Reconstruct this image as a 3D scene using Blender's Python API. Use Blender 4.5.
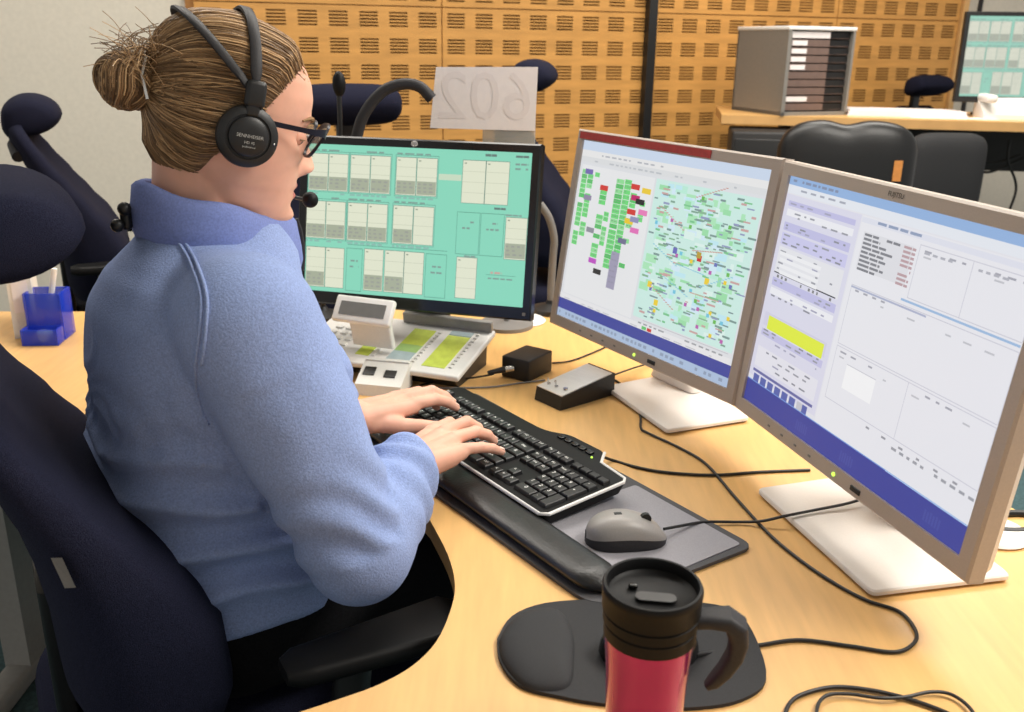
import bpy, bmesh, math, random
from mathutils import Vector, Matrix, noise
from mathutils.bvhtree import BVHTree
random.seed(7)
C = bpy.context.scene.collection
for o in list(bpy.data.objects): bpy.data.objects.remove(o)
PI = math.pi

# ------------------------------------------------------------------ camera
FPX, PITCH, ROLL = 926.0, math.radians(18.71), 0.015
CAM = Vector((0, 0, 1.34))
FW = Vector((0, math.cos(PITCH), -math.sin(PITCH)))
_u = Vector((0, math.sin(PITCH), math.cos(PITCH))); _r = Vector((1, 0, 0))
RT = _r*math.cos(ROLL) + _u*math.sin(ROLL); UP = _u*math.cos(ROLL) - _r*math.sin(ROLL)
cd = bpy.data.cameras.new('camera'); cam = bpy.data.objects.new('camera', cd); C.objects.link(cam)
cd.sensor_fit = 'HORIZONTAL'; cd.sensor_width = 36.0; cd.lens = FPX/1024*36; cd.clip_start = 0.02
M4 = Matrix((RT, UP, -FW)).transposed().to_4x4(); M4.translation = CAM; cam.matrix_world = M4
bpy.context.scene.camera = cam
cd.dof.use_dof = True; cd.dof.focus_distance = 1.25; cd.dof.aperture_fstop = 8.0

def ray(x, y): return FW + RT*((x-512)/FPX) - UP*((y-356)/FPX)
def at(x, y, z):                      # the point of the level plane z that the photograph shows at (x, y)
    r = ray(x, y); return CAM + r*((z-CAM.z)/r.z)
def atY(x, y, Y):
    r = ray(x, y); return CAM + r*(Y/r.y)
def atD(x, y, d): return CAM + ray(x, y)*d

# ------------------------------------------------------------------ world, lights, exposure
sc = bpy.context.scene
w = bpy.data.worlds.new('world'); sc.world = w; w.use_nodes = True
w.node_tree.nodes['Background'].inputs[0].default_value = (1.0, 0.97, 0.92, 1)
w.node_tree.nodes['Background'].inputs[1].default_value = 0.37
def area(name, loc, target, sx, sy, power, col=(1, .95, .87)):
    l = bpy.data.lights.new(name, 'AREA'); l.shape = 'RECTANGLE'; l.size = sx; l.size_y = sy; l.energy = power; l.color = col
    o = bpy.data.objects.new(name, l); C.objects.link(o); o.location = loc
    o.rotation_euler = (Vector(target)-Vector(loc)).to_track_quat('-Z', 'Y').to_euler(); return o
area('ceiling_lamp_near_right', (1.35, 1.0, 2.78), (.6, 1.0, .7), 1.3, 1.3, 92)
area('ceiling_lamp_over_desk', (0.3, 2.4, 2.78), (0.3, 2.4, 0), 1.6, .6, 30)
area('ceiling_lamp_back', (1.6, 3.6, 2.78), (1.6, 3.7, 0), 1.6, .8, 40)
area('ceiling_lamp_back_left', (-1.3, 2.7, 2.78), (-1.3, 2.9, 0), 1.2, .6, 22)
sc.view_settings.view_transform = 'Standard'; sc.view_settings.look = 'None'
sc.view_settings.gamma = 1; sc.view_settings.use_curve_mapping = False
sc.view_settings.exposure = 0.45

# ------------------------------------------------------------------ materials
def lin(c):
    c = [v/255 for v in c]
    return tuple([(v/12.92 if v <= .04045 else ((v+.055)/1.055)**2.4) for v in c]+[1])
def mat(name, col, rough=.5, metal=0., spec=.5, noise_scale=None, amp=.12, bump=0., stretch=None, sheen=0., coat=0., sheen_tint=None):
    m = bpy.data.materials.new(name); m.use_nodes = True; nt = m.node_tree; b = nt.nodes['Principled BSDF']
    c = lin(col); b.inputs['Base Color'].default_value = c; b.inputs['Roughness'].default_value = rough
    b.inputs['Metallic'].default_value = metal; b.inputs['Specular IOR Level'].default_value = spec
    if sheen:
        b.inputs['Sheen Weight'].default_value = sheen; b.inputs['Sheen Roughness'].default_value = .5
        b.inputs['Sheen Tint'].default_value = lin(sheen_tint or col)
    if coat: b.inputs['Coat Weight'].default_value = coat; b.inputs['Coat Roughness'].default_value = .08
    if noise_scale:
        tc = nt.nodes.new('ShaderNodeTexCoord'); mp = nt.nodes.new('ShaderNodeMapping'); n = nt.nodes.new('ShaderNodeTexNoise')
        n.inputs['Scale'].default_value = noise_scale; n.inputs['Detail'].default_value = 4
        if stretch: mp.inputs['Scale'].default_value = stretch
        nt.links.new(tc.outputs['Object'], mp.inputs[0]); nt.links.new(mp.outputs[0], n.inputs['Vector'])
        r = nt.nodes.new('ShaderNodeValToRGB'); nt.links.new(n.outputs[0], r.inputs[0])
        r.color_ramp.elements[0].position = .3; r.color_ramp.elements[1].position = .7
        r.color_ramp.elements[0].color = tuple([v*(1-amp) for v in c[:3]]+[1]); r.color_ramp.elements[1].color = tuple([min(1, v*(1+amp)) for v in c[:3]]+[1])
        nt.links.new(r.outputs[0], b.inputs['Base Color'])
        if bump:
            bp = nt.nodes.new('ShaderNodeBump'); bp.inputs['Strength'].default_value = bump; bp.inputs['Distance'].default_value = .002
            nt.links.new(n.outputs[0], bp.inputs['Height']); nt.links.new(bp.outputs[0], b.inputs['Normal'])
    return m
def emit(name, col, s):
    m = bpy.data.materials.new(name); m.use_nodes = True; b = m.node_tree.nodes['Principled BSDF']
    b.inputs['Base Color'].default_value = (0, 0, 0, 1); b.inputs['Emission Color'].default_value = lin(col); b.inputs['Emission Strength'].default_value = s
    return m
MT = dict(
    desk=mat('desk_maple', (226, 178, 112), .36, noise_scale=9, amp=.07, stretch=(9, 1.0, 1), spec=.5),
    deskedge=mat('desk_edge', (205, 160, 102), .45, noise_scale=9, amp=.1),
    underside=mat('dark_laminate', (36, 34, 34), .6, noise_scale=40),
    plaster=mat('painted_plaster', (206, 199, 185), .85, noise_scale=60, amp=.04),
    ceil=mat('ceiling_white', (230, 226, 218), .9, noise_scale=30, amp=.03),
    wood=mat('panel_veneer', (202, 148, 80), .5, noise_scale=5, amp=.12, stretch=(1, 1, 7), spec=.3),
    slot=mat('slot_dark_brown', (150, 104, 56), .9, noise_scale=60),  # darker brown for slot floors, slot sides and the panel backing
    black=mat('black_plastic', (22, 22, 23), .45, noise_scale=400, amp=.15),
    blacksoft=mat('black_soft_plastic', (17, 17, 18), .5, spec=.18, noise_scale=300, amp=.15),
    gloss=mat('black_gloss', (14, 14, 15), .22, noise_scale=30),
    rubber=mat('cable_rubber', (20, 19, 19), .5, noise_scale=200),
    leather=mat('black_leather', (26, 26, 27), .36, noise_scale=260, amp=.2, bump=.25),
    navy=mat('navy_weave', (35, 37, 55), .95, noise_scale=900, amp=.5, bump=.5, spec=.1),
    navydark=mat('dark_navy_weave', (28, 29, 44), .95, noise_scale=700, amp=.4, spec=.1),
    silver=mat('silver_bezel', (178, 166, 156), .42, noise_scale=500, amp=.04),
    silveredge=mat('silver_edge', (198, 190, 182), .4, noise_scale=500, amp=.04),
    base=mat('pale_grey_plastic', (226, 220, 214), .42, noise_scale=300, amp=.02),
    white=mat('white_plastic', (232, 230, 226), .45, noise_scale=300, amp=.02),
    offwhite=mat('offwhite_plastic', (222, 220, 214), .5, noise_scale=300, amp=.03),
    grey=mat('grey_plastic', (120, 118, 116), .5, noise_scale=300, amp=.05),
    midgrey=mat('mid_grey_metal', (150, 147, 142), .5, noise_scale=80, amp=.05),
    mousegrey=mat('mouse_grey', (150, 146, 142), .38, noise_scale=500, amp=.04),
    darkgrey=mat('dark_grey', (50, 49, 51), .55, spec=.25, noise_scale=400, amp=.12),
    padgrey=mat('pad_edge_grey', (74, 73, 76), .7, noise_scale=600, amp=.12),
    padlight=mat('pad_cloth_grey', (158, 156, 162), .85, noise_scale=900, amp=.1),
    padblack=mat('pad_lycra', (40, 40, 42), .8, noise_scale=1200, amp=.3, bump=.2),
    chrome=mat('chrome', (215, 212, 208), .2, 1.0, noise_scale=30, amp=.03),
    steel=mat('brushed_silver', (222, 220, 216), .4, .35, noise_scale=40, amp=.05, stretch=(20, 1, 1)),
    red=mat('red_metallic', (166, 20, 108), .24, .5, coat=.5, noise_scale=14, amp=.08),
    redlabel=mat('red_tape', (168, 52, 50), .6, noise_scale=120, amp=.12),
    paper=mat('paper', (236, 228, 226), .8, noise_scale=80, amp=.02),
    ink=mat('faint_ink', (229, 220, 218), .8, noise_scale=80, amp=.02),
    carpet=mat('teal_carpet', (66, 92, 96), .95, noise_scale=90, amp=.3, bump=.3),
    fleece=mat('blue_fleece', (140, 158, 202), .95, noise_scale=420, amp=.16, bump=.45, spec=.1, sheen=.35, sheen_tint=(170, 185, 225)),
    fleecetrim=mat('violet_blue_trim', (122, 136, 190), .9, noise_scale=420, amp=.14, spec=.1, sheen=.2),
    trousers=mat('black_cloth', (20, 20, 22), .95, noise_scale=300, amp=.3, spec=.1),
    glassframe=mat('navy_acetate', (18, 18, 34), .35, noise_scale=60, spec=.3),
    lip=mat('lip', (196, 116, 108), .5, noise_scale=200, amp=.06),
    nail=mat('nail', (242, 206, 190), .25, noise_scale=200, amp=.03),
    sclera=mat('sclera', (226, 220, 214), .25, noise_scale=90, amp=.03),
    iris=mat('iris', (44, 50, 56), .25, noise_scale=90, amp=.2),
    brow=mat('brow_hair', (140, 108, 72), .8, noise_scale=200, amp=.2),
    legend=mat('legend_print', (240, 240, 236), .6, noise_scale=50, amp=.02),
    lcd=mat('grey_lcd', (116, 116, 114), .3, noise_scale=50, amp=.05),
    lime=mat('lime_label', (206, 222, 92), .6, noise_scale=70, amp=.08),
    green=mat('green_label', (160, 196, 120), .6, noise_scale=70, amp=.08),
    bluelabel=mat('pale_blue_label', (168, 186, 190), .6, noise_scale=70, amp=.08),
    orange=mat('orange_tag', (214, 140, 70), .6, noise_scale=70, amp=.08),
    brown=mat('drawer_taupe', (112, 92, 84), .5, noise_scale=70, amp=.08),
    greybox=mat('cabinet_grey', (128, 124, 118), .5, noise_scale=70, amp=.04),
    logogrey=mat('pad_print_grey', (168, 168, 164), .6, noise_scale=60, amp=.02),
    led=emit('led', (196, 255, 90), 1.2),
    folder=mat('white_card', (226, 222, 212), .7, noise_scale=70, amp=.03),
)
def glassy(name, col, alpha, rough=.05):
    m = bpy.data.materials.new(name); m.use_nodes = True; nt = m.node_tree; b = nt.nodes['Principled BSDF']
    b.inputs['Base Color'].default_value = lin(col); b.inputs['Roughness'].default_value = rough; b.inputs['Alpha'].default_value = alpha
    n = nt.nodes.new('ShaderNodeTexNoise'); n.inputs['Scale'].default_value = 20
    mx = nt.nodes.new('ShaderNodeMath'); mx.operation = 'MULTIPLY_ADD'; mx.inputs[1].default_value = .04; mx.inputs[2].default_value = rough
    nt.links.new(n.outputs[0], mx.inputs[0]); nt.links.new(mx.outputs[0], b.inputs['Roughness']); return m
MT['blueglass'] = glassy('blue_acrylic', (30, 66, 210), .62)
MT['clear'] = glassy('clear_acrylic', (180, 178, 170), .55)
MT['lens'] = glassy('spectacle_lens', (225, 232, 230), .2, .02)
def skin_mat():
    m = mat('skin', (226, 172, 148), .5, noise_scale=26, amp=.09, spec=.35); b = m.node_tree.nodes['Principled BSDF']
    b.inputs['Subsurface Weight'].default_value = .12; b.inputs['Subsurface Radius'].default_value = (.012, .005, .003); b.inputs['Subsurface Scale'].default_value = .6
    return m
MT['skin'] = skin_mat()
def hair_mat():
    m = bpy.data.materials.new('hair'); m.use_nodes = True; nt = m.node_tree; b = nt.nodes['Principled BSDF']
    g = nt.nodes.new('ShaderNodeNewGeometry'); r = nt.nodes.new('ShaderNodeValToRGB'); nt.links.new(g.outputs['Random Per Island'], r.inputs[0])
    r.color_ramp.elements[0].color = lin((90, 68, 46)); r.color_ramp.elements[1].color = lin((204, 168, 124))
    e = r.color_ramp.elements.new(.55); e.color = lin((140, 109, 75))
    nt.links.new(r.outputs[0], b.inputs['Base Color']); b.inputs['Roughness'].default_value = .5; b.inputs['Specular IOR Level'].default_value = .35; return m
MT['hair'] = hair_mat()
MT['hairbase'] = mat('hair_undercoat', (104, 80, 55), .7, noise_scale=90, amp=.35, stretch=(1, 1, 5))
def screen_mat():
    m = bpy.data.materials.new('lit_screen'); m.use_nodes = True; nt = m.node_tree; b = nt.nodes['Principled BSDF']
    a = nt.nodes.new('ShaderNodeVertexColor'); a.layer_name = 'Col'
    b.inputs['Base Color'].default_value = (.01, .01, .01, 1); b.inputs['Roughness'].default_value = .35
    nt.links.new(a.outputs[0], b.inputs['Emission Color']); b.inputs['Emission Strength'].default_value = .66; return m
MT['screen'] = screen_mat()

# ------------------------------------------------------------------ mesh helpers
class MB:
    def __init__(s): s.v = []; s.f = []; s.m = []; s.mi = 0
    def add(s, vs, fs, M=None):
        n = len(s.v)
        s.v += [(M @ Vector(v)) if M is not None else Vector(v) for v in vs]
        s.f += [tuple(i+n for i in f) for f in fs]; s.m += [s.mi]*len(fs); return s
    def box(s, c, d, M=None):
        x, y, z = c; a, b, e = d[0]/2, d[1]/2, d[2]/2
        vs = [(x+i*a, y+j*b, z+k*e) for i in (-1, 1) for j in (-1, 1) for k in (-1, 1)]
        return s.add(vs, [(0, 1, 3, 2), (4, 6, 7, 5), (0, 4, 5, 1), (2, 3, 7, 6), (0, 2, 6, 4), (1, 5, 7, 3)], M)
    def rbox(s, c, d, r, M=None, seg=3):
        bm = bmesh.new(); bmesh.ops.create_cube(bm, size=1); bmesh.ops.scale(bm, vec=d, verts=bm.verts)
        bmesh.ops.bevel(bm, geom=bm.edges[:]+bm.verts[:], offset=r, segments=seg, profile=.5, affect='EDGES')
        bmesh.ops.translate(bm, vec=c, verts=bm.verts); bm.verts.index_update()
        vs = [v.co.copy() for v in bm.verts]; fs = [[v.index for v in f.verts] for f in bm.faces]; bm.free(); return s.add(vs, fs, M)
    def loft(s, rings, cap=True, M=None, closed=True):
        n = len(rings[0]); vs = [p for r in rings for p in r]; fs = []
        for i in range(len(rings)-1):
            for j in range(n if closed else n-1):
                k = (j+1) % n; fs.append((i*n+j, i*n+k, (i+1)*n+k, (i+1)*n+j))
        if cap: fs += [tuple(range(n-1, -1, -1)), tuple(range((len(rings)-1)*n, len(rings)*n))]
        return s.add(vs, fs, M)
    def lathe(s, prof, c=(0, 0, 0), n=32, M=None, cap=True):
        rings = [[(c[0]+r*math.cos(2*PI*j/n), c[1]+r*math.sin(2*PI*j/n), c[2]+z) for j in range(n)] for r, z in prof]
        return s.loft(rings, cap, M)
    def cyl(s, p, q, r0, r1=None, n=16):
        r1 = r0 if r1 is None else r1; p = Vector(p); q = Vector(q); return s.tube([p, q], [r0, r1], n)
    def tube(s, pts, r, n=8, cap=True):
        pts = [Vector(p) for p in pts]; R = r if isinstance(r, (list, tuple)) else [r]*len(pts)
        rings = []; t0 = (pts[1]-pts[0]).normalized(); a = t0.orthogonal().normalized()
        for i, p in enumerate(pts):
            t = (pts[min(i+1, len(pts)-1)]-pts[max(i-1, 0)]).normalized()
            a = (a - t*a.dot(t)); a = a.normalized() if a.length > 1e-6 else t.orthogonal().normalized(); b = t.cross(a)
            rings.append([p+(a*math.cos(2*PI*j/n)+b*math.sin(2*PI*j/n))*R[i] for j in range(n)])
        return s.loft(rings, cap)
    def sph(s, c, r, n=16, m=10, M=None):
        if not isinstance(r, (tuple, list)): r = (r, r, r)
        rings = []
        for i in range(1, m):
            t = PI*i/m; rings.append([(c[0]+r[0]*math.sin(t)*math.cos(2*PI*j/n), c[1]+r[1]*math.sin(t)*math.sin(2*PI*j/n), c[2]-r[2]*math.cos(t)) for j in range(n)])
        vs = [p for q in rings for p in q]; fs = []
        for i in range(len(rings)-1):
            for j in range(n): k = (j+1) % n; fs.append((i*n+j, i*n+k, (i+1)*n+k, (i+1)*n+j))
        a = len(vs); vs += [(c[0], c[1], c[2]-r[2]), (c[0], c[1], c[2]+r[2])]
        for j in range(n): k = (j+1) % n; fs += [(a, k, j), (a+1, (m-2)*n+j, (m-2)*n+k)]
        return s.add(vs, fs, M)
    def cap(s, p, q, r0, r1, n=16):          # tapered capsule
        p = Vector(p); q = Vector(q); L = (q-p).length; t = (q-p)/L; a = t.orthogonal().normalized(); b = t.cross(a); rings = []
        for k in range(7): th = -PI/2+PI/2*k/6*.999+.001; rings.append((p+t*(r0*math.sin(th)), r0*math.cos(th)))
        for k in range(7): th = PI/2*k/6*.999; rings.append((q+t*(r1*math.sin(th)), r1*math.cos(th)))
        return s.loft([[c+(a*math.cos(2*PI*j/n)+b*math.sin(2*PI*j/n))*max(r, 1e-4) for j in range(n)] for c, r in rings])
    def prism(s, poly, z0, z1, M=None):
        n = len(poly); vs = [(x, y, z0) for x, y in poly]+[(x, y, z1) for x, y in poly]
        fs = [tuple(range(n-1, -1, -1)), tuple(range(n, 2*n))]+[(i, (i+1) % n, n+(i+1) % n, n+i) for i in range(n)]
        return s.add(vs, fs, M)
    def mesh(s, name):
        me = bpy.data.meshes.new(name); me.from_pydata([tuple(v) for v in s.v], [], s.f); me.polygons.foreach_set('material_index', s.m)
        bm = bmesh.new(); bm.from_mesh(me); bmesh.ops.recalc_face_normals(bm, faces=bm.faces); bm.to_mesh(me); bm.free(); return me
    def build(s, name, mats, parent=None, smooth=True, angle=40):
        if not isinstance(mats, (list, tuple)): mats = [mats]
        return link(name, s.mesh(name), mats, parent, smooth, angle)
def link(name, me, mats, parent=None, smooth=True, angle=40):
    if not isinstance(mats, (list, tuple)): mats = [mats]
    if len(me.materials): me.materials.clear()
    for m in mats: me.materials.append(MT[m] if isinstance(m, str) else m)
    o = bpy.data.objects.new(name, me); C.objects.link(o)
    if parent is not None: o.parent = parent
    if smooth:
        me.polygons.foreach_set('use_smooth', [True]*len(me.polygons))
        if angle < 180:
            try: me.set_sharp_from_angle(angle=math.radians(angle))
            except Exception: pass
    return o
def thing(name, label, cat, loc=(0, 0, 0), rz=0, group=None):
    o = bpy.data.objects.new(name, None); C.objects.link(o); o.location = loc; o.rotation_euler = (0, 0, rz); o.empty_display_size = .05
    return tag(o, label, cat, group)
def tag(o, label, cat, group=None):
    o['label'] = label; o['category'] = cat
    if group: o['group'] = group
    return o
def struct(o): o['kind'] = 'structure'; return o
def stuff(o): o['kind'] = 'stuff'; return o
def evalmesh(me, mods):
    o = bpy.data.objects.new('work', me); C.objects.link(o)
    for typ, kw in mods:
        m = o.modifiers.new(typ.lower(), typ)
        for k, v in kw.items(): setattr(m, k, v)
    dg = bpy.context.evaluated_depsgraph_get(); dg.update()
    out = bpy.data.meshes.new_from_object(o.evaluated_get(dg)); bpy.data.objects.remove(o); return out
def remesh(mb, vox, smooth=4, fac=.5):
    return evalmesh(mb.mesh('work'), [('REMESH', dict(mode='VOXEL', voxel_size=vox)), ('SMOOTH', dict(factor=fac, iterations=smooth))])
def textmesh(s, size, extrude=0.0):
    cu = bpy.data.curves.new('text', 'FONT'); cu.body = s; cu.size = size; cu.align_x = 'CENTER'; cu.align_y = 'CENTER'; cu.extrude = extrude; cu.resolution_u = 3
    o = bpy.data.objects.new('text', cu); C.objects.link(o); dg = bpy.context.evaluated_depsgraph_get(); dg.update()
    me = bpy.data.meshes.new_from_object(o.evaluated_get(dg)); bpy.data.objects.remove(o)
    r = ([v.co.copy() for v in me.vertices], [tuple(p.vertices) for p in me.polygons]); bpy.data.meshes.remove(me); return r
def catmull(pts, k=8):
    pts = [Vector(p) for p in pts]; P = [pts[0]]+pts+[pts[-1]]; out = []
    for i in range(1, len(P)-2):
        for j in range(k):
            t = j/k; a, b, c, d = P[i-1], P[i], P[i+1], P[i+2]
            out.append(.5*((2*b)+(c-a)*t+(2*a-5*b+4*c-d)*t*t+(3*b-a-3*c+d)*t**3))
    return out+[pts[-1]]
def lerp(a, b, t): return a+(b-a)*t
def interp(tab, x):
    if x <= tab[0][0]: return tab[0][1:]
    for p, q in zip(tab, tab[1:]):
        if x <= q[0]:
            t = (x-p[0])/(q[0]-p[0]); t2 = t*t*(3-2*t)*.4+t*.6; return tuple(lerp(a, b, t2) for a, b in zip(p[1:], q[1:]))
    return tab[-1][1:]
def rrect(w, h, r, n=5, cx=0, cy=0):
    out = []
    for (x, y, a) in ((w/2-r, h/2-r, 0), (-w/2+r, h/2-r, PI/2), (-w/2+r, -h/2+r, PI), (w/2-r, -h/2+r, 1.5*PI)):
        for k in range(n+1): t = a+PI/2*k/n; out.append((cx+x+r*math.cos(t), cy+y+r*math.sin(t)))
    return out
DZ = .74

# ------------------------------------------------------------------ the room
struct(MB().box((0.2, 2.4, -.05), (7, 8.4, .1)).build('floor', 'carpet', None, False))
struct(MB().box((0.2, 2.4, 2.87), (7, 8.4, .1)).build('ceiling', 'ceil', None, False))
W0 = Vector((.673, 4.9, 0)); WD = Vector((.944, .329, 0)).normalized(); WN = Vector((WD.y, -WD.x, 0))
WM = Matrix((WD, WN*-1, Vector((0, 0, 1)))).transposed().to_4x4(); WM.translation = W0     # x along the wall, -y into the room
wall = struct(MB().box((0, .12, 1.41), (8.5, .2, 2.82)).build('wall_back', 'plaster', None, False)); wall.matrix_world = WM
def slot_panel(t0, ncol, z0, nrow, pw=.135, ph=.1135):
    mb = MB(); W, H = ncol*pw, nrow*ph; yf, yb = -.030, -.016
    def q(x0, x1, z0, z1, y, mi): mb.mi = mi; mb.add([(x0, y, z0), (x1, y, z0), (x1, y, z1), (x0, y, z1)], [(0, 1, 2, 3)])
    g = .0025
    sx = pw*.62; ns = 5; sh = ph*.56/9
    for r in range(nrow):
        zb = z0+r*ph; za = zb+ph*.22
        zs = [za+sh*k for k in range(10)]
        q(t0+g, t0+W-g, zb+(g if r == 0 else 0), zs[0], yf, 0); q(t0+g, t0+W-g, zs[9], zb+ph-(g if r == nrow-1 else 0), yf, 0)
        for k in range(9):
            if k % 2: q(t0+g, t0+W-g, zs[k], zs[k+1], yf, 0); continue
            x = t0+g
            for c in range(ncol):
                a = t0+c*pw+(pw-sx)/2; b = a+sx
                q(x, a, zs[k], zs[k+1], yf, 0); x = b
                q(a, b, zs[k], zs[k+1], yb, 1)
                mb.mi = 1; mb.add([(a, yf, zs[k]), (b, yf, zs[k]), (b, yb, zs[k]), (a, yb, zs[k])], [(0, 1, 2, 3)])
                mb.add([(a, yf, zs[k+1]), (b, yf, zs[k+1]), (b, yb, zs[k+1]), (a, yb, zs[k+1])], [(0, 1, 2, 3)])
            q(x, t0+W-g, zs[k], zs[k+1], yf, 0)
    mb.mi = 0
    for (x0, x1) in ((t0+g, t0+g), (t0+W-g, t0+W-g)): mb.add([(x0, yf, z0+g), (x0, 0.02, z0+g), (x0, 0.02, z0+H-g), (x0, yf, z0+H-g)], [(0, 1, 2, 3)])
    for z in (z0+g, z0+H-g): mb.add([(t0+g, yf, z), (t0+W-g, yf, z), (t0+W-g, .02, z), (t0+g, .02, z)], [(0, 1, 2, 3)])
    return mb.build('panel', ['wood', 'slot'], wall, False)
ZS = 1.487
for t0, nc in ((-2.168, 8), (-1.088, 8), (-.008, 8), (1.072, 6)):
    slot_panel(t0, nc, ZS, 9); slot_panel(t0, nc, ZS-12*.1135, 12)
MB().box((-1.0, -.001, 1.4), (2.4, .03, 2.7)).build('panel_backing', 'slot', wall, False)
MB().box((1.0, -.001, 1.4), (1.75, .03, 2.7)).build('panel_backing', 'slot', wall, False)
post = struct(MB().box((-.035, -.055, 1.41), (.045, .05, 2.82)).build('trim_1', 'black', None, False)); post.matrix_world = WM
tr = struct(MB().box((1.905, -.02, 1.41), (.035, .05, 2.82)).build('trim_2', 'deskedge', None, False)); tr.matrix_world = WM
dr = struct(MB().box((2.05, .011, 1.41), (.012, .03, 2.82)).build('trim_3', 'darkgrey', None, False)); dr.matrix_world = WM
sk = struct(MB().box((3.1, 0.01, .05), (2.3, .03, .1)).build('baseboard_back', 'grey', None, False)); sk.matrix_world = WM
for i, (x, y, sx, sy) in enumerate(((1.3, .9, 1.3, 1.3), (.3, 2.4, 1.6, .6), (1.6, 3.6, 1.6, .8), (-1.3, 2.7, 1.2, .6))):
    lf = thing('ceiling_light', 'recessed ceiling light panel '+('above the near right desk', 'above the teal monitor', 'above the back desk', 'above the left chair')[i], 'ceiling light', (x, y, 2.8))
    MB().box((0, 0, .012), (sx+.06, sy+.06, .022)).build('frame', 'white', lf, False)

# ------------------------------------------------------------------ the desk the woman sits at
desk = thing('desk', 'long maple-topped desk with a curved recess where the woman sits', 'desk')
edge_px = [(300, 712), (345, 697), (380, 684), (412, 666), (436, 642), (450, 612), (455, 585), (448, 555), (430, 520)]
edge = [at(x, y, DZ) for x, y in edge_px]
poly = [(-.50, .50), (-.33, .62)] + [(p.x, p.y) for p in catmull(edge, 4)] + [(-.15, 1.175), (-.22, 1.262), (-.32, 1.335), (-.46, 1.372), (-.72, 1.388), (-1.45, 1.40), (-1.45, 2.02),
        (-.70, 2.06), (-.05, 2.14), (.16, 2.10), (.33, 1.92), (.50, 1.60), (.72, 1.09), (1.02, .40), (1.02, .15), (-.42, .15), (-.52, .32)]
def arc_poly(pl): return [Vector((x, y)) for x, y in pl]
dm = MB()
pl = poly
n = len(pl)
dm.mi = 0; dm.add([(x, y, DZ) for x, y in pl], [tuple(range(n))])
dm.mi = 1; dm.add([(x, y, DZ) for x, y in pl]+[(x, y, DZ-.028) for x, y in pl], [(i, (i+1) % n, n+(i+1) % n, n+i) for i in range(n)])
dm.mi = 2; dm.add([(x, y, DZ-.028) for x, y in pl], [tuple(range(n))])
dm.build('desktop', ['desk', 'deskedge', 'underside'], desk, False)
def desk_leg(x, y, a, h=DZ-.03, par=desk, z0=0., L=.62):
    g = MB(); c, s = math.cos(a), math.sin(a)
    g.box((0, 0, h/2+.02), (.055, .08, h-.04)); g.rbox((0, -.06, .025), (.06, L, .045), .012); g.box((0, 0, h-.01), (.05, .5, .02))
    o = g.build('leg', 'midgrey', par, True, 30); o.location = (x, y, z0); o.rotation_euler = (0, 0, a); return o
desk_leg(-1.06, 1.72, 0); desk_leg(.35, 1.55, -.5); desk_leg(.72, .5, 0); 
MB().box((-1.0, 2.0, .5), (.75, .02, .38)).build('modesty_panel', 'underside', desk, False)
MB().box((-.38, 2.04, .5), (.45, .02, .38)).build('modesty_panel', 'underside', desk, False)

# ------------------------------------------------------------------ screens
def screen_obj(parent, w, h, rects, y):
    """rects: (u0, v0, u1, v1, rgb) with u to the right and v downward, 0..1; each later print sits a hair in front"""
    vs, fs, cols = [], [], []
    for k, (u0, v0, u1, v1, c) in enumerate([(0, 0, 1, 1, rects[0][4])]+rects[1:]):
        yy = y-.00002*min(k, 6)-.0000004*k; a = len(vs)
        for (u, v) in ((u0, v1), (u1, v1), (u1, v0), (u0, v0)): vs.append(((u-.5)*w, yy, (.5-v)*h))
        fs.append((a, a+1, a+2, a+3)); cols += [lin(c)]*4
    me = bpy.data.meshes.new('screen'); me.from_pydata(vs, [], fs); ca = me.color_attributes.new('Col', 'FLOAT_COLOR', 'CORNER')
    ca.data.foreach_set('color', [v for c in cols for v in c]); o = link('screen', me, 'screen', parent, False); return o
def dashes(R, u0, u1, v, h, col, rnd, gap=.006, lo=.01, hi=.03, dens=.85):
    u = u0
    while u < u1:
        w_ = min(rnd.uniform(lo, hi), u1-u)
        if rnd.random() < dens: R.append((u, v, u+w_, v+h, tuple(int(lerp(q, 222, .42)) for q in col)))
        u += w_+gap
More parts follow.
